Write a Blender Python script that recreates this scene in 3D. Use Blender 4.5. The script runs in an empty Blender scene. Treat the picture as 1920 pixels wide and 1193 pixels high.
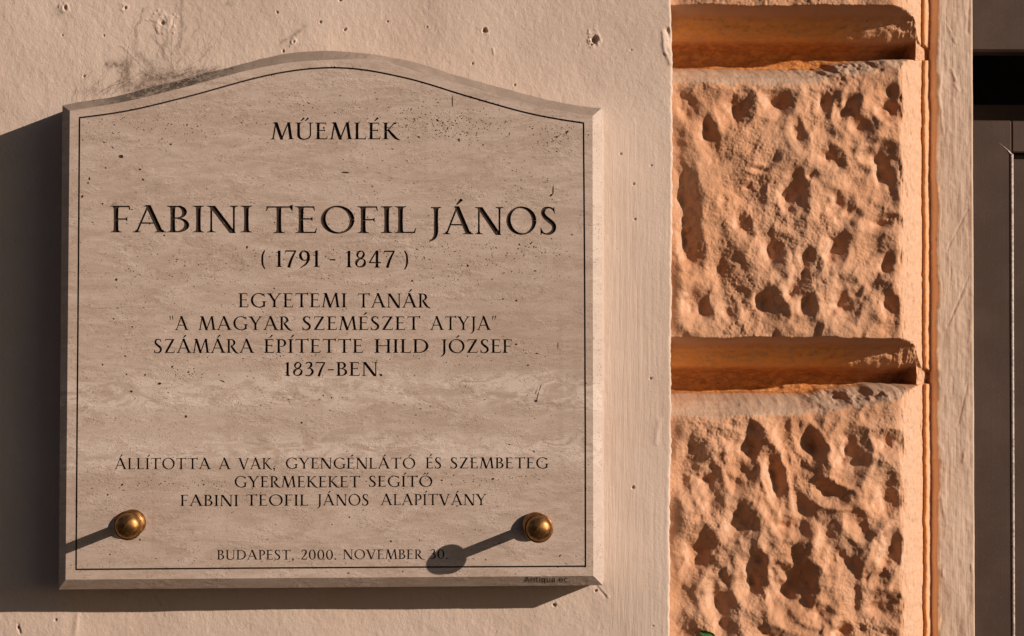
import bpy, math, random
import numpy as np
from mathutils import Vector, Matrix
from mathutils.geometry import delaunay_2d_cdt

rnd = random.Random(7)
S = bpy.context.scene
C = S.collection

# ------------------------------------------------------------------ camera, sky, sun, exposure
FPX = 5000.0                      # focal length in photo pixels (1920 wide)
EYE = Vector((0.0, -3.0, 1.62))
AIM = Vector((270.0, 5000.0, 103.0)).normalized()
cam_d = bpy.data.cameras.new('camera')
cam_d.sensor_width = 36.0
cam_d.lens = 36.0 * FPX / 1920.0
cam_d.clip_start = 0.05
cam_d.clip_end = 500.0
cam = bpy.data.objects.new('camera', cam_d)
C.objects.link(cam)
cam.location = EYE
QC = AIM.to_track_quat('-Z', 'Y')
cam.rotation_euler = QC.to_euler()
S.camera = cam
RM = np.array(QC.to_matrix())

SUN_DIR = Vector((0.806, -0.5, 0.316)).normalized()     # towards the sun
EL = math.asin(SUN_DIR.z)
world = bpy.data.worlds.new('World')
S.world = world
world.use_nodes = True
wn = world.node_tree
bg = wn.nodes['Background']
sky = wn.nodes.new('ShaderNodeTexSky')
sky.sky_type = 'NISHITA'
sky.sun_disc = False
sky.sun_elevation = EL
sky.sun_rotation = math.atan2(SUN_DIR.x, SUN_DIR.y)
wn.links.new(sky.outputs['Color'], bg.inputs['Color'])
bg.inputs['Strength'].default_value = 0.05
sun_d = bpy.data.lights.new('sun', 'SUN')
sun_d.energy = 5.0
sun_d.angle = math.radians(0.5)
sun_d.color = (1.0, 0.82, 0.685)
sun = bpy.data.objects.new('sun', sun_d)
C.objects.link(sun)
sun.rotation_euler = SUN_DIR.to_track_quat('Z', 'Y').to_euler()
sun.location = (6, -4, 5)
S.view_settings.view_transform = 'Standard'
S.view_settings.look = 'None'
S.view_settings.gamma = 1.0
S.view_settings.exposure = 0.0


def pw(px, py, h=0.0):
    """world x, z of what the photo shows at a pixel, on the plane h metres in front of the wall"""
    px = np.asarray(px, float)
    py = np.asarray(py, float)
    dx, dy = (px - 960.0) / FPX, -(py - 596.5) / FPX
    d = [RM[i, 0] * dx + RM[i, 1] * dy - RM[i, 2] for i in range(3)]
    t = (-h - EYE.y) / d[1]
    return EYE.x + d[0] * t, EYE.z + d[2] * t


def P3(px, py, h=0.0):
    x, z = pw(px, py, h)
    return Vector((float(x), -h, float(z)))


# ------------------------------------------------------------------ numpy noise
def _hash(ix, iy, seed):
    n = (ix.astype(np.int64) * 374761393 + iy.astype(np.int64) * 668265263 + seed * 2147483647) & 0xFFFFFFFF
    n = ((n ^ (n >> 13)) * 1274126177) & 0xFFFFFFFF
    n = n ^ (n >> 16)
    return (n & 0xFFFF) / 65535.0


def noise(x, y, seed=0):
    ix, iy = np.floor(x), np.floor(y)
    fx, fy = x - ix, y - iy
    fx = fx * fx * fx * (fx * (fx * 6 - 15) + 10)
    fy = fy * fy * fy * (fy * (fy * 6 - 15) + 10)
    a, b = _hash(ix, iy, seed), _hash(ix + 1, iy, seed)
    c, d = _hash(ix, iy + 1, seed), _hash(ix + 1, iy + 1, seed)
    return (a + (b - a) * fx) * (1 - fy) + (c + (d - c) * fx) * fy - 0.5


def fbm(x, y, seed=0, octs=4, gain=0.5):
    r, a, f = 0.0, 1.0, 1.0
    for o in range(octs):
        r = r + a * noise(x * f + 17.3 * o, y * f - 9.1 * o, seed + o)
        a *= gain
        f *= 2.03
    return r


def sstep(a, b, x):
    t = np.clip((np.asarray(x, float) - a) / (b - a), 0, 1)
    return t * t * (3 - 2 * t)


# ------------------------------------------------------------------ objects
def link(o, parent=None):
    C.objects.link(o)
    if parent is not None:
        o.parent = parent
    return o


def tag(o, label, cat, group=None):
    o['label'] = label
    o['category'] = cat
    if group:
        o['group'] = group
    return o


def structure(o):
    o['kind'] = 'structure'
    return o


def thing(name, label, cat, loc=(0, 0, 0), group=None):
    o = bpy.data.objects.new(name, None)
    o.empty_display_size = 0.05
    link(o)
    o.location = loc
    return tag(o, label, cat, group)


def mesh_obj(name, verts, faces, m, parent=None, smooth=False):
    me = bpy.data.meshes.new(name)
    me.from_pydata([tuple(v) for v in verts], [], faces)
    me.materials.append(m)
    if smooth:
        me.polygons.foreach_set('use_smooth', [True] * len(me.polygons))
    me.update()
    return link(bpy.data.objects.new(name, me), parent)


def grid_obj(name, X, Y, Z, m, parent=None, attrs=None, smooth=True, flip=False):
    nr, nc = X.shape
    co = np.stack([X, Y, Z], -1).reshape(-1, 3).astype(np.float32)
    idx = np.arange(nr * nc).reshape(nr, nc)
    q = np.stack([idx[:-1, :-1], idx[:-1, 1:], idx[1:, 1:], idx[1:, :-1]], -1).reshape(-1, 4)
    if flip:
        q = q[:, ::-1]
    me = bpy.data.meshes.new(name)
    me.vertices.add(len(co))
    me.vertices.foreach_set('co', co.ravel())
    me.loops.add(q.size)
    me.loops.foreach_set('vertex_index', q.ravel().astype(np.int32))
    me.polygons.add(len(q))
    me.polygons.foreach_set('loop_start', np.arange(0, q.size, 4, dtype=np.int32))
    me.polygons.foreach_set('use_smooth', np.full(len(q), smooth))
    me.materials.append(m)
    for k, a in (attrs or {}).items():
        at = me.attributes.new(k, 'FLOAT', 'POINT')
        at.data.foreach_set('value', a.reshape(-1).astype(np.float32))
    me.update(calc_edges=True)
    return link(bpy.data.objects.new(name, me), parent)


class MB:
    def __init__(s):
        s.v, s.f = [], []

    def add(s, v, f):
        n = len(s.v)
        s.v += [tuple(p) for p in v]
        s.f += [[i + n for i in q] for q in f]

    def box(s, x0, x1, y0, y1, z0, z1, b=0.0):
        """bevelled box"""
        if b <= 0:
            v = [(x, y, z) for x in (x0, x1) for y in (y0, y1) for z in (z0, z1)]
            s.add(v, [(0, 1, 3, 2), (4, 6, 7, 5), (0, 4, 5, 1), (2, 3, 7, 6), (0, 2, 6, 4), (1, 5, 7, 3)])
            return
        pr = [(x0 + b, z0), (x1 - b, z0), (x1, z0 + b), (x1, z1 - b), (x1 - b, z1), (x0 + b, z1), (x0, z1 - b), (x0, z0 + b)]
        pi = [(x0 + b, z0 + b), (x1 - b, z0 + b), (x1 - b, z0 + b), (x1 - b, z1 - b), (x1 - b, z1 - b), (x0 + b, z1 - b), (x0 + b, z1 - b), (x0 + b, z0 + b)]
        v = [(a, y0, c) for a, c in pi] + [(a, y0 + b, c) for a, c in pr] + [(a, y1, c) for a, c in pr]
        f = []
        for i in range(8):
            j = (i + 1) % 8
            f.append((8 + i, 8 + j, 16 + j, 16 + i))
            if i in (1, 3, 5, 7):
                f.append((i, 8 + j, 8 + i))
            else:
                f.append((i, j, 8 + j, 8 + i))
        f.append((0, 1, 3, 5))
        f.append(tuple(range(23, 15, -1)))
        s.add(v, f)

    def tube(s, pts, r, n=5):
        pts = [Vector(p) for p in pts]
        m = len(pts)
        rs = r if isinstance(r, (list, tuple)) else [r] * m
        v, f = [], []
        for i, p in enumerate(pts):
            t = (pts[min(i + 1, m - 1)] - pts[max(i - 1, 0)]).normalized()
            a = t.cross(Vector((0.13, 0.95, 0.21)))
            a.normalize()
            b = t.cross(a)
            for k in range(n):
                an = 2 * math.pi * k / n
                v.append(p + a * (math.cos(an) * rs[i]) + b * (math.sin(an) * rs[i]))
        for i in range(m - 1):
            for k in range(n):
                k2 = (k + 1) % n
                f.append((i * n + k, i * n + k2, (i + 1) * n + k2, (i + 1) * n + k))
        f.append(tuple(range(n - 1, -1, -1)))
        f.append(tuple(range((m - 1) * n, m * n)))
        s.add(v, f)

    def lathe(s, prof, n=48):
        """profile of (radius, distance towards the street) round the local -Y axis"""
        v, f = [], []
        for r, h in prof:
            for k in range(n):
                a = 2 * math.pi * k / n
                v.append((r * math.cos(a), -h, r * math.sin(a)))
        for i in range(len(prof) - 1):
            for k in range(n):
                k2 = (k + 1) % n
                f.append((i * n + k, i * n + k2, (i + 1) * n + k2, (i + 1) * n + k))
        f.append(tuple(range(n - 1, -1, -1)))
        f.append(tuple(range((len(prof) - 1) * n, len(prof) * n)))
        s.add(v, f)

    def blob(s, c, r, squash=(1, 1, 1)):
        v, f = [], []
        nu, nv = 7, 5
        for j in range(nv + 1):
            th = math.pi * j / nv
            for i in range(nu):
                ph = 2 * math.pi * i / nu
                k = r * rnd.uniform(0.75, 1.2)
                v.append((c[0] + k * math.sin(th) * math.cos(ph) * squash[0], c[1] + k * math.cos(th) * squash[1], c[2] + k * math.sin(th) * math.sin(ph) * squash[2]))
        for j in range(nv):
            for i in range(nu):
                i2 = (i + 1) % nu
                f.append((j * nu + i, j * nu + i2, (j + 1) * nu + i2, (j + 1) * nu + i))
        s.add(v, f)

    def build(s, name, m, parent=None, smooth=False):
        return mesh_obj(name, s.v, s.f, m, parent, smooth)


# ------------------------------------------------------------------ materials
class M:
    def __init__(s, name, rough=0.85, spec=0.25, metal=0.0):
        s.m = bpy.data.materials.new(name)
        s.m.use_nodes = True
        s.t = s.m.node_tree
        s.b = s.t.nodes['Principled BSDF']
        s.b.inputs['Roughness'].default_value = rough
        s.b.inputs['Specular IOR Level'].default_value = spec
        s.b.inputs['Metallic'].default_value = metal
        s.pos = s.n('ShaderNodeNewGeometry').outputs['Position']
        s.last = None

    def n(s, kind, **kw):
        nd = s.t.nodes.new(kind)
        for k, v in kw.items():
            setattr(nd, k, v)
        return nd

    def put(s, sock, v):
        if isinstance(v, bpy.types.NodeSocket):
            s.t.links.new(v, sock)
        elif isinstance(v, (tuple, list)) and len(v) == 3 and sock.type == 'RGBA':
            sock.default_value = (*v, 1)
        else:
            sock.default_value = v

    def math(s, op, a, b=0.0, clamp=False):
        nd = s.n('ShaderNodeMath', operation=op, use_clamp=clamp)
        s.put(nd.inputs[0], a)
        s.put(nd.inputs[1], b)
        return nd.outputs[0]

    def map(s, scale=(1, 1, 1), loc=(0, 0, 0), rot=(0, 0, 0), src=None):
        nd = s.n('ShaderNodeMapping')
        s.put(nd.inputs['Vector'], src or s.pos)
        nd.inputs['Scale'].default_value = scale
        nd.inputs['Location'].default_value = loc
        nd.inputs['Rotation'].default_value = rot
        return nd.outputs[0]

    def noise(s, scale, detail=4, rough=0.55, vec=None, dist=0.0):
        nd = s.n('ShaderNodeTexNoise')
        s.put(nd.inputs['Vector'], vec or s.pos)
        nd.inputs['Scale'].default_value = scale
        nd.inputs['Detail'].default_value = detail
        nd.inputs['Roughness'].default_value = rough
        nd.inputs['Distortion'].default_value = dist
        return nd.outputs[0]

    def vor(s, scale, vec=None, feature='F1', rand=1.0):
        nd = s.n('ShaderNodeTexVoronoi', feature=feature)
        s.put(nd.inputs['Vector'], vec or s.pos)
        nd.inputs['Scale'].default_value = scale
        nd.inputs['Randomness'].default_value = rand
        return nd.outputs['Distance']

    def ramp(s, v, a, b, lo=0.0, hi=1.0):
        nd = s.n('ShaderNodeMapRange', interpolation_type='SMOOTHSTEP')
        s.put(nd.inputs[0], v)
        nd.inputs[1].default_value, nd.inputs[2].default_value = a, b
        nd.inputs[3].default_value, nd.inputs[4].default_value = lo, hi
        return nd.outputs[0]

    def mix(s, f, a, b):
        nd = s.n('ShaderNodeMix', data_type='RGBA')
        s.put(nd.inputs[0], f)
        s.put(nd.inputs[6], a)
        s.put(nd.inputs[7], b)
        return nd.outputs[2]

    def attr(s, name):
        return s.n('ShaderNodeAttribute', attribute_name=name).outputs['Fac']

    def xyz(s, src=None):
        nd = s.n('ShaderNodeSeparateXYZ')
        s.put(nd.inputs[0], src or s.pos)
        return nd.outputs

    def col(s, c):
        s.put(s.b.inputs['Base Color'], c)

    def bump(s, h, dist, strength=1.0):
        nd = s.n('ShaderNodeBump')
        nd.inputs['Strength'].default_value = strength
        nd.inputs['Distance'].default_value = dist
        s.put(nd.inputs['Height'], h)
        if s.last is not None:
            s.t.links.new(s.last, nd.inputs['Normal'])
        s.last = nd.outputs[0]
        s.t.links.new(s.last, s.b.inputs['Normal'])


CREAM = (0.60, 0.49, 0.415)
CREAM2 = (0.55, 0.435, 0.36)
OCHRE = (0.535, 0.31, 0.192)
OCHRE2 = (0.515, 0.272, 0.152)


def wx(px, h=0.0):
    return float(pw(px, 600, h)[0])


def wz(py, h=0.0):
    return float(pw(1000, py, h)[1])


# cream wall plaster: rolled stipple, brushed bands next to the plaque
w = M('cream_wall_plaster', 0.9, 0.15)
nz1 = w.noise(330, 2, 0.5, dist=0.5, vec=w.map((1, 1, 0.75)))
brush = w.noise(1.0, 2, 0.5, vec=w.map((820, 820, 45)))
fx = w.ramp(w.xyz()[0], wx(1120), wx(1150))
fz = w.ramp(w.xyz()[2], wz(200), wz(290))
fb = w.math('MULTIPLY', w.math('MULTIPLY', fx, fz), w.ramp(w.xyz()[0], wx(1235), wx(1175), 0.25, 0.85))
hgt = w.n('ShaderNodeMix', data_type='FLOAT')
w.put(hgt.inputs[0], fb)
w.put(hgt.inputs[2], nz1)
w.put(hgt.inputs[3], brush)
w.bump(hgt.outputs[0], 0.0010, 0.47)
w.bump(w.noise(60, 2, 0.5), 0.0008, 0.35)
w.bump(w.noise(800, 2, 0.6), 0.0005, 0.5)
base = w.mix(w.ramp(w.noise(5, 4, 0.6), 0.35, 0.7), CREAM, CREAM2)
base = w.mix(w.ramp(w.noise(70, 3, 0.6), 0.66, 0.8, 0, 0.25), base, (0.40, 0.28, 0.2))
base = w.mix(w.ramp(w.noise(420, 2, 0.5), 0.72, 0.80, 0, 0.55), base, (0.16, 0.10, 0.07))
st = w.attr('stain')
stn = w.math('MULTIPLY', st, w.ramp(w.noise(210, 5, 0.75), 0.36, 0.58, 0.30, 0.85), True)
base = w.mix(stn, base, (0.17, 0.12, 0.092))
w.col(base)
MAT_WALL = w.m

# travertine
t = M('travertine', 0.62, 0.3)
lay = t.map((2.4, 2.4, 9), rot=(0, 0.008, 0))
n1 = t.noise(5.0, 6, 0.6, vec=lay, dist=1.2)
n2 = t.noise(12, 6, 0.7, vec=lay, dist=2.2)
n3 = t.noise(2.4, 3, 0.5, vec=t.map((1, 1, 2.2)))
c = t.mix(t.ramp(n1, 0.36, 0.66), (0.425, 0.328, 0.266), (0.520, 0.420, 0.358))
c = t.mix(t.ramp(n2, 0.46, 0.66, 0, 0.6), c, (0.57, 0.475, 0.415))
c = t.mix(t.ramp(n2, 0.42, 0.28, 0, 0.32), c, (0.33, 0.235, 0.17))
c = t.mix(t.ramp(n3, 0.5, 0.72, 0, 0.3), c, (0.37, 0.28, 0.225))
zz = t.math('ADD', t.xyz()[2], t.math('MULTIPLY', t.noise(7, 4, 0.6), 0.05))
zb = 0.025
band = t.math('MAXIMUM', t.math('MULTIPLY', t.ramp(zz, wz(885) + zb, wz(850) + zb), t.ramp(zz, wz(800) + zb, wz(835) + zb)), t.math('MULTIPLY', t.ramp(zz, wz(780) + zb, wz(755) + zb), t.ramp(zz, wz(690) + zb, wz(725) + zb)))
cloud = t.noise(30, 5, 0.65, vec=t.map((1, 1, 2.6)), dist=1.5)
c = t.mix(t.math('MULTIPLY', band, t.ramp(cloud, 0.42, 0.58, 0, 0.9)), c, (0.62, 0.525, 0.46))
vein = t.noise(9, 6, 0.7, vec=t.map((1.0, 1.0, 7)), dist=3.0)
c = t.mix(t.ramp(t.math('ABSOLUTE', t.math('SUBTRACT', vein, 0.5)), 0.0, 0.010, 0.32, 0.0), c, (0.26, 0.165, 0.105))
c = t.mix(t.ramp(t.noise(380, 3, 0.7), 0.58, 0.70, 0, 0.55), c, (0.22, 0.15, 0.105))
sp = t.math('MULTIPLY', t.ramp(t.vor(260, vec=t.map((1, 1, 1.25))), 0.27, 0.17), t.ramp(t.noise(21, 4, 0.7, vec=t.map((1, 1, 2.2))), 0.47, 0.60))
c = t.mix(t.math('MULTIPLY', sp, 0.45), c, (0.10, 0.06, 0.042))
strk = t.noise(1.0, 3, 0.6, vec=t.map((60, 60, 2.2)))
c = t.mix(t.math('MULTIPLY', t.ramp(strk, 0.54, 0.74, 0, 0.2), t.ramp(n3, 0.45, 0.6)), c, (0.28, 0.2, 0.145))
# the edge facing right is paler
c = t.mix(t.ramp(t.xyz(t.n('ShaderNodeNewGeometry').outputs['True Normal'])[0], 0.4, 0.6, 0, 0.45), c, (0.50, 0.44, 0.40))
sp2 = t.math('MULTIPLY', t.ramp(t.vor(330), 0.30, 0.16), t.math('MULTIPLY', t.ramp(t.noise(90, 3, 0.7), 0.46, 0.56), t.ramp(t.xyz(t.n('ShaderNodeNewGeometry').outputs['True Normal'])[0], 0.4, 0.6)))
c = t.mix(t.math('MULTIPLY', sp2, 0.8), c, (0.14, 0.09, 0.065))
# dust lying on what faces up
nrm = t.xyz(t.n('ShaderNodeNewGeometry').outputs['True Normal'])
up = t.ramp(nrm[2], 0.3, 0.55)
dl = t.math('MULTIPLY', up, t.ramp(t.noise(26, 5, 0.7), 0.32, 0.58, 0.62, 1.0))
c = t.mix(dl, c, (0.265, 0.21, 0.17))
dk = t.math('MULTIPLY', up, t.math('MULTIPLY', t.ramp(t.xyz()[0], wx(470), wx(380)), t.ramp(t.xyz()[0], wx(150), wx(270))))
dk = t.math('MULTIPLY', dk, t.ramp(t.noise(120, 4, 0.75), 0.40, 0.56))
c = t.mix(dk, c, (0.10, 0.08, 0.065))
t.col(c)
pit = t.vor(330, vec=t.map((1, 1, 1.5)))
pz = t.ramp(t.noise(16, 4, 0.7, vec=t.map((1, 1, 2.5))), 0.5, 0.66)
t.bump(t.math('MULTIPLY', t.ramp(pit, 0.12, 0.34), pz), 0.0012, 0.35)
t.bump(t.noise(700, 4, 0.7), 0.0006, 0.5)
t.bump(n2, 0.0006, 0.2)
MAT_STONE = t.m

# dark paint in the cut letters, worn
p = M('worn_dark_letter_paint', 0.75, 0.25)
pc = p.mix(p.ramp(p.noise(420, 4, 0.7), 0.60, 0.72, 0, 0.75), (0.046, 0.027, 0.019), (0.28, 0.19, 0.14))
p.col(pc)
p.bump(p.noise(500, 3, 0.7), 0.001, 0.6)
MAT_PAINT = p.m

# ochre lime plaster of the rusticated blocks
o = M('ochre_plaster', 0.92, 0.12)
oc = o.mix(o.ramp(o.noise(9, 4, 0.6), 0.36, 0.66), OCHRE, OCHRE2)
oc = o.mix(o.ramp(o.noise(75, 4, 0.65), 0.62, 0.8, 0, 0.35), oc, (0.50, 0.27, 0.13))
onr = o.xyz(o.n('ShaderNodeNewGeometry').outputs['Normal'])
dust = o.math('MULTIPLY', o.ramp(onr[2], 0.42, 0.85), o.ramp(o.noise(45, 5, 0.7), 0.34, 0.60, 0.45, 1.0))
oc = o.mix(o.math('MULTIPLY', dust, o.attr('ledge')), oc, (0.52, 0.375, 0.27))
oc = o.mix(o.math('MULTIPLY', o.attr('glow_tint'), o.ramp(o.noise(170, 5, 0.75, vec=o.map((0.8, 1, 1.1))), 0.34, 0.60, 0.25, 0.95)), oc, (0.80, 0.35, 0.085))  # bounce glow of the shaded joint moulding painted in as bright orange
oc = o.mix(o.math('MULTIPLY', o.attr('soot_shade'), o.ramp(o.noise(120, 5, 0.75, vec=o.map((0.7, 1, 1.2))), 0.35, 0.6, 0.35, 0.9)), oc, (0.36, 0.14, 0.045))  # groove dirt together with painted-in shade of the joint
oc = o.mix(o.math('MULTIPLY', o.ramp(onr[0], 0.5, 0.85), o.ramp(o.noise(150, 4, 0.7), 0.35, 0.6, 0.35, 0.75)), oc, (0.60, 0.43, 0.31))  # right-facing sides painted paler to imitate overexposed sunlight
o.col(oc)
o.bump(o.noise(420, 3, 0.65), 0.0010, 0.75)
o.bump(o.noise(130, 3, 0.6), 0.0018, 0.4)
MAT_OCHRE = o.m

# jamb: cream over ochre
j = M('jamb_plaster', 0.9, 0.15)
jb = j.mix(j.ramp(j.noise(8, 4, 0.6), 0.35, 0.7), (0.57, 0.44, 0.35), (0.50, 0.375, 0.29))
jb = j.mix(j.attr('ochre'), jb, (0.80, 0.53, 0.345))
j.col(jb)
j.bump(j.noise(1.0, 3, 0.6, vec=j.map((640, 640, 26))), 0.0007, 0.6)
j.bump(j.noise(90, 3, 0.6), 0.0012, 0.35)
MAT_JAMB = j.m

# door wood, dull brown paint
d = M('brown_door_paint', 0.6, 0.3)
dg = d.noise(1.0, 4, 0.65, vec=d.map((420, 420, 12)))
dc = d.mix(d.ramp(d.noise(14, 4, 0.6), 0.35, 0.7), (0.055, 0.032, 0.023), (0.074, 0.046, 0.035))
dc = d.mix(d.ramp(d.noise(700, 2, 0.6), 0.62, 0.74, 0, 0.45), dc, (0.16, 0.12, 0.10))
d.col(dc)
d.bump(dg, 0.0003, 0.4)
MAT_DOOR = d.m
e = M('pale_glint_edge', 0.5, 0.4)  # pale colour imitates the sun catching the door bead
e.col(e.mix(e.ramp(e.noise(260, 4, 0.7), 0.4, 0.65), (0.60, 0.52, 0.48), (0.30, 0.23, 0.20)))
MAT_EDGE = e.m
g = M('unlit_inside', 0.8, 0.1)
g.col(g.mix(g.noise(60), (0.012, 0.009, 0.008), (0.02, 0.014, 0.012)))
MAT_DARK = g.m

# brass
b = M('aged_brass', 0.27, 0.5, 1.0)
ob = b.n('ShaderNodeTexCoord').outputs['Object']
bc = b.mix(b.ramp(b.noise(160, 4, 0.65, vec=ob), 0.4, 0.7), (0.36, 0.185, 0.068), (0.17, 0.085, 0.034))
b.col(bc)
b.put(b.b.inputs['Roughness'], b.ramp(b.noise(220, 3, 0.6, vec=ob), 0.35, 0.7, 0.36, 0.55))
b.bump(b.noise(900, 2, 0.5, vec=b.map((1, 1, 0.25), src=ob)), 0.0002, 0.3)
MAT_BRASS = b.m

k = M('dusty_cobweb', 0.95, 0.1)
k.col(k.mix(k.noise(200), (0.10, 0.07, 0.05), (0.2, 0.145, 0.11)))
MAT_WEB = k.m
l = M('green_leaf', 0.5, 0.4)
l.col(l.mix(l.noise(300), (0.03, 0.10, 0.02), (0.07, 0.19, 0.05)))
MAT_LEAF = l.m
pv = M('grey_pavement', 0.85, 0.2)
pv.col(pv.mix(pv.noise(6), (0.05, 0.043, 0.038), (0.075, 0.063, 0.054)))
pv.bump(pv.noise(150), 0.004, 0.5)
MAT_PAVE = pv.m

# ------------------------------------------------------------------ pavement
structure(mesh_obj('pavement', [(-80, -60, 0), (80, -60, 0), (80, 0.3, 0), (-80, 0.3, 0)], [(0, 1, 2, 3)], MAT_PAVE))


# ------------------------------------------------------------------ unseen houses across the street, added behind the camera to block sky light
hb = MB()
for hx0, hx1, hz in ((-46, -24, 10.5), (-23.9, -7, 11.9), (-6.9, 9, 10.9)):
    hb.box(hx0, hx1, -27, -17.4, 0.0, hz)
    hb.box(hx0 - 0.02, hx1 + 0.02, -27.2, -17.0, hz + 0.003, hz + 0.6)
    for fl in range(5):
        zc = 1.0 + fl * 3.1
        q = hx0 + 1.2
        while q < hx1 - 1.8:
            hb.box(q, q + 0.18, -17.397, -17.25, zc, zc + 1.9)
            hb.box(q + 1.0, q + 1.18, -17.397, -17.25, zc, zc + 1.9)
            hb.box(q - 0.1, q + 1.28, -17.397, -17.15, zc + 1.903, zc + 2.1)
            hb.box(q - 0.1, q + 1.28, -17.397, -17.1, zc - 0.2, zc - 0.003)
            q += 2.4
hm = M('sky_block_plaster', 0.9, 0.15)
hm.col(hm.mix(hm.noise(0.8), (0.36, 0.22, 0.15), (0.28, 0.17, 0.115)))
structure(hb.build('sky_block_houses', hm.m))


# ------------------------------------------------------------------ cream wall
def axis(parts):
    out = []
    for a, b_, st_ in parts:
        n = max(2, int(abs(b_ - a) / st_) + 1)
        seg = list(np.linspace(a, b_, n))
        out += seg if not out else seg[1:]
    return np.array(out)


def seg_dist(PX, PY, x0, y0, x1, y1):
    dx, dy = x1 - x0, y1 - y0
    L = dx * dx + dy * dy
    tt = np.clip(((PX - x0) * dx + (PY - y0) * dy) / L, 0, 1)
    return np.hypot(PX - x0 - tt * dx, PY - y0 - tt * dy)


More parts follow.
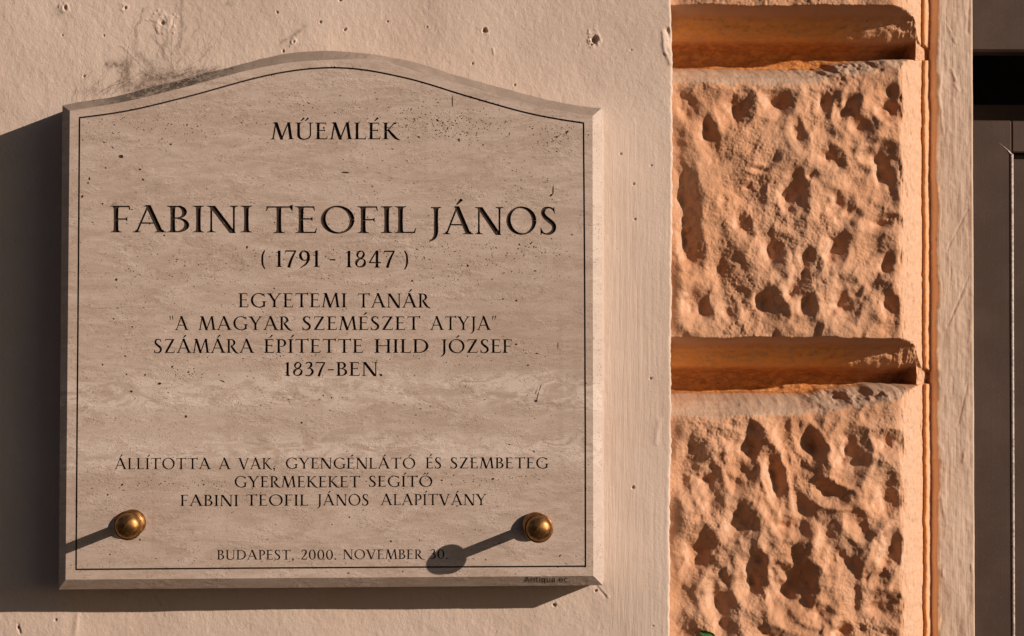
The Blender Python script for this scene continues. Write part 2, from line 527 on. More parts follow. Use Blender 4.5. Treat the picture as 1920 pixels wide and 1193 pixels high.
def build_wall():
    px = axis([(-3200, -212, 40), (-212, -200, 2), (-200, -90, 20), (-90, 1253, 1.5)])
    py = axis([(2700, 1290, 30), (1290, -90, 1.5), (-90, -2600, 30)])
    xs = np.array([wx(q) for q in px])
    zs = np.array([wz(q) for q in py])
    zs[0] = 0.0
    PX, PY = np.meshgrid(px, py)
    X, Z = np.meshgrid(xs, zs)
    edge = (np.interp(py, [-200, 0, 110, 300, 520, 700, 1000, 1190, 1400], [1254, 1254, 1257, 1257, 1254, 1254, 1252, 1251, 1251]) - 1253) * 0.0006
    edge = edge + fbm(py / 60.0, py * 0 + 3.3, 41, 3) * 0.0016 + fbm(py / 9.0, py * 0 + 1.3, 45, 2) * 0.0009
    X = X + edge[:, None] * sstep(1200, 1253, PX)
    H = -0.30 * sstep(-200, -212, PX) + fbm(PX / 260, PY / 260, 5, 3) * 0.004 + fbm(PX / 50, PY / 50, 9, 3) * 0.0004  # unseen left part stepped back to cut light bounced onto the plaque
    H += fbm(PX / 9, PY / 12, 12, 2) * 0.00028 * (1 - 0.7 * sstep(1120, 1160, PX) * sstep(190, 300, PY))
    brush = fbm(PX / 5.0, PY / 110.0, 77, 3)
    H += brush * 0.00025 * sstep(1125, 1150, PX) * sstep(190, 290, PY)
    # plugged and open screw holes: x, y, ring radius, ring height, hole radius, hole depth
    for hx, hy, rr, rh, hr, hd in ((303, 48, 13, 1.5, 4, 5), (1114, 74, 8, 2.0, 8, 10), (909, 57, 5, 1.0, 5, 8),
                                   (120, 20, 5, 1.6, 2.5, 4), (233, 20, 5, 1.3, 2.5, 4), (646, 58, 3, 0.4, 3, 5),
                                   (550, 82, 4, 2.2, 2.5, 2), (600, 44, 3, 0.6, 2.5, 4), (519, 27, 3, 0.4, 2.5, 4),
                                   (156, 148, 2, 0.3, 2.5, 4), (530, 100, 2, 0.3, 2.5, 4), (115, 72, 1, 0.2, 2, 3),
                                   (193, 72, 1, 0.2, 2, 3), (637, 2, 2, .3, 3.5, 6), (1184, 93, 1, .2, 2, 3),
                                   (1220, 310, 1, .2, 2, 3), (1164, 288, 1, .2, 2, 3), (1188, 345, 2, .6, 3, 3),
                                   (965, 160, 2, .5, 2.5, 4), (1187, 915, 2, .5, 2.5, 5), (1040, 1135, 3, .8, 4, 6),
                                   (1117, 1108, 3, .4, 3, 5), (107, 1158, 1, .2, 2.5, 5), (37, 1172, 3, .8, 3, 5),
                                   (1219, 710, 1, .3, 2.5, 4), (1190, 410, 1, .2, 2, 4), (1225, 1175, 2, .5, 2, 4),
                                   (885, 120, 2, .3, 2, 3), (726, 42, 2, .3, 2, 3), (800, 52, 2, .8, 2, 3)):
        m = (np.abs(PX - hx) < 40) & (np.abs(PY - hy) < 40)
        qx, qy = PX[m], PY[m]
        r = np.hypot(qx - hx, qy - hy) * (1 + 0.9 * fbm(qx / 6, qy / 6, int(hx), 2))
        H[m] += rh * 0.0006 * np.exp(-((r - rr) / (0.3 * rr + 1.2)) ** 2) - hd * 0.0008 * (1 - sstep(0.35, 1.1, r / hr))
    # chipped scar on the right edge, dabs of filler, scratches
    for x0, y0, x1, y1, wd, hh in ((1249, 55, 1256, 85, 4, -3), (1240, 60, 1244, 100, 3, 1.2), (1246, 100, 1252, 118, 3, 1.0),
                                   (1118, 1098, 1135, 1118, 3, -0.8), (1122, 1100, 1140, 1120, 2, 0.8), (1236, 790, 1228, 830, 5, 0.7), (36, 1166, 40, 1182, 2, -1.5),
                                   (147, 1150, 143, 1190, 5, 0.8), (924, 92, 926, 102, 2, 0.8), (1128, 210, 1128, 1090, 2.5, 0.7)):
        m = (PX > min(x0, x1) - 20) & (PX < max(x0, x1) + 20) & (PY > min(y0, y1) - 20) & (PY < max(y0, y1) + 20)
        dd = seg_dist(PX[m], PY[m], x0, y0, x1, y1) * (1 + 0.4 * fbm(PX[m] / 6, PY[m] / 6, 3, 2))
        H[m] += hh * 0.001 * np.exp(-(dd / wd) ** 2)
    # dirt with its own shape: traces of a dead creeper and a dusty web above the plaque
    ST = np.zeros_like(H)
    strokes = [(205, 126, 232, 124, 7, 1.0), (232, 124, 238, 165, 14, .9), (238, 165, 262, 172, 16, .6), (262, 172, 300, 155, 20, 1.0), (285, 150, 292, 165, 18, .9),
               (300, 152, 268, 118, 10, .6), (255, 110, 250, 88, 5, .5), (250, 88, 254, 58, 4, .6), (254, 58, 270, 18, 2.5, .5), (300, 150, 330, 146, 9, .7),
               (330, 146, 400, 136, 7, .75), (310, 118, 302, 92, 4, .5), (306, 100, 312, 62, 4, .45), (333, 130, 337, 70, 3.5, .5),
               (337, 70, 342, 0, 3.5, .45), (322, 105, 345, 60, 2, .45), (345, 115, 350, 90, 3, .3), (375, 120, 395, 90, 2, .35), (285, 72, 302, 96, 2, .35),
               (525, 84, 570, 55, 4, .55), (420, 17, 432, 6, 3, .35), (107, 20, 107, 32, 5, .45), (140, 180, 230, 170, 5, .25), (360, 75, 372, 40, 2, .3)]
    m = (PX > 60) & (PX < 640) & (PY > -20) & (PY < 215)
    qx, qy = PX[m], PY[m]
    wxp = qx + 9 * fbm(qx / 14, qy / 14, 61, 3)
    wyp = qy + 9 * fbm(qx / 14, qy / 14, 65, 3)
    acc = np.zeros_like(qx)
    for x0, y0, x1, y1, wd, a in strokes:
        acc = np.maximum(acc, a * np.exp(-(seg_dist(wxp, wyp, x0, y0, x1, y1) / wd) ** 2))
    ST[m] = np.clip(acc * 1.25, 0, 1)
    Y = -H
    # rounded arris and return into the recess
    ex, ez = X[:, -1], Z[:, -1]
    cols = [(0.0009, 0.0002), (0.0018, 0.0009), (0.0024, 0.0019), (0.0027, 0.0032), (0.0028, 0.012), (0.0028, 0.05), (0.0028, 0.13)]
    R = np.array([cx for cx, cy in cols])
    D = np.array([cy for cx, cy in cols])
    jit = fbm(np.tile(py[:, None], (1, len(cols))) / 12, np.tile(np.arange(len(cols))[None], (len(py), 1)) * .7, 71, 2) * 0.001
    X = np.hstack([X, ex[:, None] + R[None] + jit])
    Y = np.hstack([Y, Y[:, -1:] + D[None]])
    Z = np.hstack([Z, np.repeat(ez[:, None], len(cols), 1)])
    ST = np.hstack([ST, np.zeros((len(py), len(cols)))])
    ob_ = grid_obj('plaster_wall', X, Y, Z, MAT_WALL, None, {'stain': ST})
    ob_['kind'] = 'thing'
    tag(ob_, 'cream stippled plaster wall that carries the stone plaque', 'wall')


build_wall()

# ------------------------------------------------------------------ rusticated pilaster
FACE = -0.010
PERIOD = 623.0
PITS_MID = [(1285, 205, 16, 24, 10, 9), (1379, 205, 20, 27, -35, 14), (1458, 193, 24, 17, 15, 15), (1546, 195, 10, 17, 0, 10), (1592, 198, 13, 30, -22, 14),
            (1612, 236, 22, 20, -30, 15), (1666, 207, 24, 32, -8, 19), (1326, 257, 15, 24, 10, 11), (1496, 250, 11, 24, 12, 9), (1556, 296, 21, 16, -10, 14),
            (1660, 318, 27, 36, 18, 18), (1481, 367, 22, 38, -5, 18), (1567, 390, 30, 24, -30, 16), (1661, 420, 26, 11, 5, 13), (1285, 434, 19, 88, 3, 15),
            (1388, 420, 14, 22, 18, 11), (1360, 375, 11, 9, 0, 6), (1448, 465, 26, 18, 18, 14), (1508, 494, 19, 26, 0, 15), (1563, 468, 17, 32, -28, 15),
            (1665, 496, 26, 15, 28, 14), (1352, 508, 18, 24, 0, 7), (1297, 577, 21, 24, 22, 11), (1367, 584, 13, 20, 15, 9), (1431, 570, 24, 27, -18, 16),
            (1484, 548, 14, 26, -38, 14), (1508, 578, 15, 22, -12, 13), (1577, 568, 24, 31, -12, 17), (1665, 570, 15, 22, 8, 12), (1417, 317, 18, 5, -8, 6),
            (1640, 296, 18, 12, 0, 8), (1345, 300, 24, 8, 10, 4), (1520, 330, 9, 8, 0, 5), (1400, 350, 10, 6, 0, 4)]
PITS_LOW = [(1293, 843, 18, 22, 0, 8), (1360, 823, 16, 12, 0, 9), (1405, 839, 24, 33, -8, 16), (1521, 834, 14, 31, 28, 14), (1594, 851, 24, 34, -8, 18),
            (1665, 834, 34, 17, -14, 15), (1452, 896, 13, 44, 14, 18), (1548, 924, 31, 14, -20, 14), (1665, 945, 28, 37, 6, 19), (1328, 910, 17, 40, 12, 12),
            (1300, 930, 16, 14, 0, 6), (1385, 981, 23, 30, 6, 15), (1484, 991, 24, 13, -15, 11), (1304, 1037, 23, 30, -4, 14), (1545, 1010, 16, 34, -8, 6), (1566, 1046, 25, 30, -22, 12),
            (1658, 1041, 17, 42, -18, 17), (1410, 1080, 17, 39, 4, 16), (1482, 1092, 27, 48, -6, 18), (1346, 1129, 18, 52, 14, 15), (1647, 1140, 38, 19, -4, 15),
            (1275, 1183, 28, 20, 0, 13), (1573, 1190, 18, 14, 0, 13), (1530, 1150, 24, 14, -25, 9), (1440, 1190, 24, 12, -10, 7), (1610, 985, 22, 14, -20, 7),
            (1390, 900, 14, 22, 10, 5), (1335, 870, 18, 10, 25, 5), (1640, 1100, 14, 18, -20, 6)]


def build_pilaster():
    root = thing('rusticated_pilaster', 'orange rusticated plaster pilaster of pitted blocks between wall and door jamb', 'pilaster', (wx(1500), 0, 0))
    inv = Matrix.Translation(root.location).inverted()
    hx = [(1600, 0.0), (1686, 0.0), (1694, -0.006), (1703, -0.018), (1714, -0.036), (1721, -0.055), (1726, -0.070), (1729, -0.079), (1732, -0.0775), (1735, -0.0745), (1738, -0.0755), (1740.5, -0.082), (1746, -0.087)]
    hwx = np.array([wx(a, FACE + q) for a, q in hx])
    hv = np.array([q for a, q in hx])
    x0, x1 = wx(1244, FACE), hwx[-1]
    xs = np.concatenate([np.arange(x0, hwx[1], 0.0007), np.arange(hwx[1], x1, 0.00045), [x1]])
    # rows as photo pixels on the face plane
    py = axis([(2300, 1260, 4), (1260, -60, 1.15), (-60, -760, 4)])
    zs = np.array([float(pw(1500, q, FACE)[1]) for q in py])
    X, Z = np.meshgrid(xs, zs)
    PX = np.interp(X, *(lambda a: (np.array([wx(q, FACE) for q in a]), a))(np.arange(1200, 1800, 20.0)))
    PY = np.repeat(py[:, None], len(xs), 1)
    # one period of the vertical profile, measured at the groove y 632..792
    vp = np.array([(-1, 0), (632, 0), (637, -0.012), (644, -0.038), (650, -0.045), (658, -0.050), (670, -0.055), (681, -0.062), (688, -0.070), (694, -0.084),
                   (702, -0.096), (714, -0.099), (728, -0.099), (735, -0.095), (741, -0.076), (753, -0.040), (768, -0.014), (780, -0.003), (790, 0), (1255, 0)])
    lip = np.zeros_like(PX)
    ph = PY - PERIOD * np.floor((PY - 420.0) / PERIOD)          # 420 .. 1043 : groove in the middle
    wob = 7 * fbm(PX / 90, PY * 0 + np.floor((PY - 420) / PERIOD) * 7.7, 21, 3) + 2.5 * fbm(PX / 14, PY / 30, 25, 3)
    rise = 33 * sstep(1520, 1705, PX) * sstep(700, 735, ph) * (1 - sstep(760, 792, ph)) + 9 * fbm(PX / 22, PY / 22, 29, 3) * sstep(1450, 1600, PX) * sstep(700, 740, ph)
    HV = np.interp(ph + wob * np.where(ph < 770, 0.55, 0.8) + rise, vp[:, 0], vp[:, 1])
    HHx = np.interp(X + 0.0014 * fbm(PY / 34, PX / 60, 33, 3) + 0.0006 * fbm(PY / 8, PX / 8, 35, 2), hwx, hv)
    # joint mouldings run on a little past the face and die into the back strip
    H = np.minimum(HV, HHx)
    fil = np.interp(X, [wx(1686, -0.09), wx(1708, -0.075), wx(1721, -0.066), wx(1729, -0.078), wx(1737, -0.10)], [-0.125, -0.092, -0.066, -0.076, -0.090])
    H = np.maximum(H, fil + 0.004 * fbm(PY / 20, PX / 20, 37, 3))
    H = np.minimum(H, np.maximum(HHx, fil) + 0.002)
    soft = np.exp(-np.abs(HV - HHx) / 0.004) * 0.002
    H = H - soft * (HV > -0.03)
    face = np.clip(1 + np.minimum(HV, HHx) / 0.014, 0, 1)
    inner = sstep(1694, 1672, PX)
    # lumpy float-thrown surface
    wxp = PX + 14 * fbm(PX / 40, PY / 40, 51, 3)
    wyp = PY + 14 * fbm(PX / 40, PY / 40, 55, 3)
    lump = fbm(wxp / 74, wyp / 74, 101, 3, 0.36)
    ridge = 0.5 - np.abs(fbm((wxp + 0.5 * wyp) / 48, (wyp - 0.4 * wxp) / 95, 111, 3))
    inn = sstep(1692, 1650, PX) * sstep(1248, 1285, PX) * sstep(0, 1, face)
    inner = inner * sstep(1244, 1285, PX)
    H += face * (0.0150 * lump * (0.06 + 0.94 * inner) + 0.0050 * fbm(wxp / 42, wyp / 56, 105, 2, 0.3) * inn + 0.004 * (ridge - 0.35) * inn)
    rough = 0.25 + 0.75 * sstep(-0.25, 0.3, fbm(PX / 70, PY / 70, 117, 3))
    H += fbm(PX / 11, PY / 11, 121, 3) * (0.0004 + 0.0006 * face * inner * rough)
    H += fbm(PX / 4.0, PY / 4.0, 131, 2) * (0.0003 + 0.0007 * face * inner * rough)
    H += fbm(PX / 8, PY / 18, 145, 3) * 0.0028 * (HHx < -0.004) * (HHx > -0.07)
    H += (HV < -0.02) * (HHx > -0.05) * fbm(PX / 20, PY / 11, 141, 3) * 0.0028
    # hollows, softened like trowelled plaster
    P = np.zeros_like(H)
    for blk, (pits, sh) in enumerate(((PITS_MID, 0), (PITS_LOW, 0), (PITS_LOW, -PERIOD * 2), (PITS_MID, PERIOD * 2))):
        for n_, (cx, cy, rx, ry, ang, dp) in enumerate(pits):
            cy = cy + sh
            m = (np.abs(PX - cx) < 3.0 * max(rx, ry)) & (np.abs(PY - cy) < 3.0 * max(rx, ry))
            if not m.any():
                continue
            qx, qy = PX[m] - cx, PY[m] - cy
            a = math.radians(ang)
            ux = qx * math.cos(a) - qy * math.sin(a)
            uy = qx * math.sin(a) + qy * math.cos(a)
            r = np.hypot(ux / rx, uy / ry)
            r = r + 0.50 * fbm(PX[m] / 21, PY[m] / 21, 200 + n_, 2) + 0.07 * fbm(PX[m] / 6, PY[m] / 6, 300 + n_, 2)
            soft_ = sstep(-0.7, 0.7, (qx - 0.45 * qy) / max(rx, ry))          # the upper right lip is rounded, the lower left one sharp
            ro = 1.26 + 0.50 * soft_
            prof = (np.clip(1 - (r / ro) ** 2, 0, 1) ** 2 + 0.42 * np.exp(-(r / 0.5) ** 2)) * (1 - sstep(0.70, 1.20, r) * (1 - soft_))
            mound = (0.15 if blk in (0, 3) else 0.24) * np.exp(-((r - 1.85) / 0.45) ** 2)
            P[m] += 0.001 * dp * (mound - (0.60 if blk in (0, 3) else 0.50) * prof) * np.clip(face[m] * 1.6, 0, 1)
            P[m] += prof * np.clip(face[m], 0, 1) * 0.0035 * fbm(PX[m] / 13, PY[m] / 13, 500 + n_, 2)
    ker = np.exp(-(np.arange(-6, 7) / 2.6) ** 2)
    ker /= ker.sum()
    for ax in (0, 1):
        pad = [(6, 6), (0, 0)] if ax == 0 else [(0, 0), (6, 6)]
        Q = np.pad(P, pad, mode='edge')
        P = sum(k_ * (Q[i:i + P.shape[0]] if ax == 0 else Q[:, i:i + P.shape[1]]) for i, k_ in enumerate(ker))
    H += P * sstep(1703, 1688, PX) * sstep(1244, 1285, PX)
    glow_tint = ((HV < -0.03) & (HHx > -0.088)).astype(float) * sstep(-0.030, -0.05, HV)
    glow_tint = np.clip(glow_tint * np.interp(ph, [640, 655, 668, 688, 700, 735], [0.7, 0.9, 1.0, 1.0, 1.0, 1.0]), 0, 1)
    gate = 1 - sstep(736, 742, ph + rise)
    soot_shade = glow_tint * sstep(684, 694, ph) * gate * 0.95
    soot_shade = np.maximum(soot_shade, glow_tint * sstep(633, 640, ph) * (1 - sstep(646, 656, ph)) * 0.6)
    glow_tint = glow_tint * gate * (1 - 0.85 * sstep(1580, 1660, PX))  # painted glow fades out where the sun reaches the moulding
    glow_tint = np.maximum(glow_tint, 0.55 * sstep(-0.066, -0.074, HHx))  # same orange deepens the back strip
    ledge = sstep(727, 733, ph + rise) * (1 - sstep(782, 802, ph)) * sstep(1714, 1700, PX)
    Y = -(FACE + H)
    cuts = [0] + [int(np.argmin(np.abs(py - q))) for q in (720 + PERIOD, 720, 720 - PERIOD)] + [len(py) - 1]
    for a, b_ in zip(cuts[:-1], cuts[1:]):
        sl = slice(a, b_ + 1)
        ob_ = grid_obj('stone_block', X[sl] + inv[0][3], Y[sl], Z[sl], MAT_OCHRE, root, {'glow_tint': glow_tint[sl], 'ledge': ledge[sl], 'soot_shade': soot_shade[sl]})
    return root


build_pilaster()

# ------------------------------------------------------------------ door jamb
JH = -0.087


def build_jamb():
    py = axis([(2300, 1260, 8), (1260, -60, 1.5), (-60, -760, 8)])
    zs = np.array([float(pw(1790, q, JH)[1]) for q in py])
    xb = wx(1741, -0.100)
    xl, xr = wx(1757, JH), wx(1826, JH)
    prof = [(xb - 0.001, -0.112), (xb, -0.104), (xb + 0.0012, -0.1005), (xl - 0.005, -0.0955), (xl - 0.0016, -0.0900), (xl + 0.0008, JH - 0.0006)]
    prof += [(x, JH) for x in np.linspace(xl + 0.003, xr - 0.004, 62)]
    prof += [(xr - 0.0022, JH + 0.0004), (xr - 0.0008, JH - 0.0002), (xr, JH - 0.0016), (xr + 0.0003, JH - 0.004), (xr + 0.0003, -0.09), (xr + 0.0003, -0.30)]
    bx_ = np.array([q[0] for q in prof])
    bh = np.array([q[1] for q in prof])
    X = np.tile(bx_[None], (len(py), 1))
    H = np.tile(bh[None], (len(py), 1))
    Z = np.repeat(zs[:, None], len(prof), 1)
    PY = np.repeat(py[:, None], len(prof), 1)
    U = (X - xl) / 0.0006
    front = sstep(-2, 3, U) * sstep(xr + 0.001, xr - 0.001, X)
    mod = sstep(0.0, 1.0, (H + 0.101) / 0.012)
    H += (fbm(U / 30, PY / 70, 401, 3) * 0.0016 + fbm(U / 7, PY / 60, 405, 3) * 0.0005 + fbm(U / 8, PY / 9, 409, 3) * 0.0004) * front
    X += (fbm(PY / 55, U / 40, 411, 3) * 0.0034 + fbm(PY / 11, U / 20, 415, 2) * 0.0012) * mod * (1 - sstep(10, 40, U))
    X += (fbm(PY / 70, U * 0 + 4.4, 421, 3) * 0.0022 + fbm(PY / 9, U * 0 + 8.4, 425, 2) * 0.0010) * sstep(60, 112, U)
    # smears of filler and trowel scratches
    for x0, y0, x1, y1, wd, hh in ((24, 55, 38, 80, 3, 1.4), (30, 60, 22, 48, 2, 1.2), (38, 150, 30, 130, 3, 1.8), (36, 158, 44, 170, 3, 1.5), (8, 140, 4, 200, 4, 1.6),
                                   (6, 190, 12, 250, 3, 1.2), (60, 395, 20, 470, 2, -1.2), (62, 520, 22, 610, 2, -1.2), (58, 545, 30, 600, 2, .8), (66, 0, 62, 60, 3, -1.5),
                                   (14, 700, 22, 740, 9, 1.2), (64, 640, 66, 600, 3, 1.4), (52, 850, 50, 866, 3, 1.8), (66, 1060, 67, 1070, 3, 2.2), (12, 1068, 10, 1080, 3, 1.2),
                                   (60, 720, 40, 800, 2, -1.0), (8, 930, 12, 960, 3, 1.4), (4, 50, 6, 110, 3, 1.2), (70, 200, 68, 480, 2.5, .9)):
        dd = seg_dist(U, PY, x0, y0, x1, y1) * (1 + 0.5 * fbm(U / 6, PY / 6, 431, 2))
        H += hh * 0.00045 * np.exp(-(dd / wd) ** 2) * front
    O = 1 - sstep(0.0, 1.4, U - 1.5 - 7 * np.maximum(fbm(PY / 45, PY * 0, 441, 3), -0.05) - 2 * fbm(PY / 7, PY * 0, 445, 2))
    ob_ = grid_obj('door_jamb', X, -H, Z, MAT_JAMB, None, {'ochre': O})
    ob_['kind'] = 'thing'
    tag(ob_, 'narrow cream plaster door jamb with orange left side beside the brown door', 'door jamb')


build_jamb()


# ------------------------------------------------------------------ brown door
def build_door():
    h = -0.135                                    # front of the door frame
    xa = wx(1815, h)
    xk = wx(1898, h)
    xe = xa + 1.05
    root = thing('door', 'dark brown wooden door with a black gap below its top panel', 'door', (xa + 0.5, -h, 0))
    root['kind'] = 'thing'
    ox, oy = -(xa + 0.5), h

    def z(q):
        return float(pw(1870, q, h)[1])

    def part(name, boxes, m, bev=0.0015):
        mb = MB()
        for (x0, x1, h0, h1, z0, z1) in boxes:
            mb.box(x0 + ox, x1 + ox, -h1 + oy, -h0 + oy, z0, z1, bev)
        return mb.build(name, m, root)

    part('top_panel', [(xa, xe, h - 0.04, h, z(97), z(97) + 0.55)], MAT_DOOR, 0.003)
    part('lower_rail', [(xa, xe, h - 0.20, h - 0.14, z(226), z(174))], MAT_DOOR)
    part('dark_opening', [(xa, xe, h - 0.42, h - 0.40, z(300), z(-200))], MAT_DARK)
    part('stile', [(xa, xk, h - 0.04, h, 0.0, z(226))], MAT_DOOR)
    part('rail', [(xk + 0.0005, xe, h - 0.04, h - 0.0004, z(286), z(226.5))], MAT_DOOR)
    part('panel', [(xk + 0.0008, xe, h - 0.035, h - 0.013, 0.0, z(286.5))], MAT_DOOR)
    mb = MB()
    mb.tube([(xk + ox, -h + oy - 0.0002, 0.02), (xk + ox, -h + oy - 0.0002, z(600)), (xk + ox + 0.0003, -h + oy - 0.0002, z(289))], 0.0018, 8)
    mb.tube([(xk + ox, -h + oy - 0.0002, z(290)), (wx(1890, h) + ox, -h + oy, z(281)), (wx(1872, h) + ox, -h + oy + 0.0003, z(266))], [0.0012, 0.0006, 0.00025], 6)
    mb.build('bead', MAT_EDGE, root, True)


build_door()

# ------------------------------------------------------------------ letters (drawn, cap height 1)
TK, TN, SF = 0.145, 0.062, 0.10


def ccw(p_):
    a = sum(p_[i][0] * p_[(i + 1) % len(p_)][1] - p_[(i + 1) % len(p_)][0] * p_[i][1] for i in range(len(p_)))
    return p_ if a > 0 else p_[::-1]


class G:
    def __init__(s, T=TK, t=TN, sf=SF):
        s.p, s.T, s.t, s.sf = [], T, t, sf

    def poly(s, *pts):
        s.p.append(ccw(list(pts)))

    def foot(s, x, y, w, up=1, l=None, r=None):
        sf = s.sf
        l = sf if l is None else l
        r = sf if r is None else r
        a, b_ = 0.028 * up, 0.10 * up
        s.poly((x - w / 2 - l, y), (x + w / 2 + r, y), (x + w / 2 + r * 0.9, y + a), (x + w / 2 + 0.018, y + a * 1.7), (x + w / 2, y + b_), (x - w / 2, y + b_), (x - w / 2 - 0.018, y + a * 1.7), (x - w / 2 - l * 0.9, y + a))

    def stem(s, x, y0=0, y1=1, w=None, b=True, t=True):
        w = w or s.T
        ym = (y0 + y1) / 2
        k_ = w * 0.44
        s.poly((x - w / 2, y0), (x + w / 2, y0), (x + k_, ym), (x + w / 2, y1), (x - w / 2, y1), (x - k_, ym))
        if b:
            s.foot(x, y0, w)
        if t:
            s.foot(x, y1, w, -1)

    def diag(s, x0, y0, x1, y1, w):
        s.poly((x0 - w / 2, y0), (x0 + w / 2, y0), (x1 + w / 2, y1), (x1 - w / 2, y1))

    def bar(s, x0, x1, y, w=None):
        w = w or s.t
        s.poly((x0, y - w / 2), (x1, y - w / 2), (x1, y + w / 2), (x0, y + w / 2))

    def arm(s, x0, x1, y, d_):
        """thin arm with a wedge at its end; d_: +1 wedge up, -1 wedge down"""
        w = s.t
        yb = y if d_ > 0 else y - w
        s.poly((x0, yb), (x1, yb), (x1, yb + w), (x0, yb + w))
        if d_ > 0:
            s.poly((x1 - 0.08, y), (x1 + 0.012, y), (x1 + 0.045, y + 0.19), (x1 + 0.02, y + 0.19), (x1 - 0.02, y + w * 1.2))
        else:
            s.poly((x1 - 0.07, y), (x1 - 0.02, y - w * 1.2), (x1 + 0.01, y - 0.17), (x1 + 0.035, y - 0.17), (x1 + 0.012, y))

    def path(s, pts, ws, sub=5):
        n = len(pts)
        P, W = [], []
        for i in range(n - 1):
            p0, p1, p2, p3 = pts[max(i - 1, 0)], pts[i], pts[i + 1], pts[min(i + 2, n - 1)]
            for q in range(sub):
                u = q / sub
                P.append(tuple(0.5 * (2 * p1[c_] + (p2[c_] - p0[c_]) * u + (2 * p0[c_] - 5 * p1[c_] + 4 * p2[c_] - p3[c_]) * u * u + (3 * p1[c_] - p0[c_] - 3 * p2[c_] + p3[c_]) * u ** 3) for c_ in (0, 1)))
                W.append(ws[i] + (ws[i + 1] - ws[i]) * u)
        P.append(pts[-1])
        W.append(ws[-1])
        L, R = [], []
        m = len(P)
        for i in range(m):
            a, b_ = P[max(i - 1, 0)], P[min(i + 1, m - 1)]
            dx, dy = b_[0] - a[0], b_[1] - a[1]
            q = math.hypot(dx, dy) or 1
            nx, ny = -dy / q * W[i] / 2, dx / q * W[i] / 2
            L.append((P[i][0] + nx, P[i][1] + ny))
            R.append((P[i][0] - nx, P[i][1] - ny))
        for i in range(m - 1):
            s.poly(L[i], R[i], R[i + 1], L[i + 1])

    def arc(s, cx, cy, rx, ry, a0, a1, tilt=12, T=None, n=18, t=None):
        T = T or s.T
        t = t or s.t
        pts, ws = [], []
        for i in range(n + 1):
            a = math.radians(a0 + (a1 - a0) * i / n)
            wd = t + (T - t) * abs(math.cos(a - math.radians(tilt))) ** 1.5
            pts.append((cx + (rx - wd / 2) * math.cos(a), cy + (ry - wd / 2) * math.sin(a)))
            ws.append(wd)
        s.path(pts, ws, 1)

    def dot(s, x, y, r):
        s.poly(*[(x + r * math.cos(q * math.pi / 4), y + r * math.sin(q * math.pi / 4)) for q in range(8)])


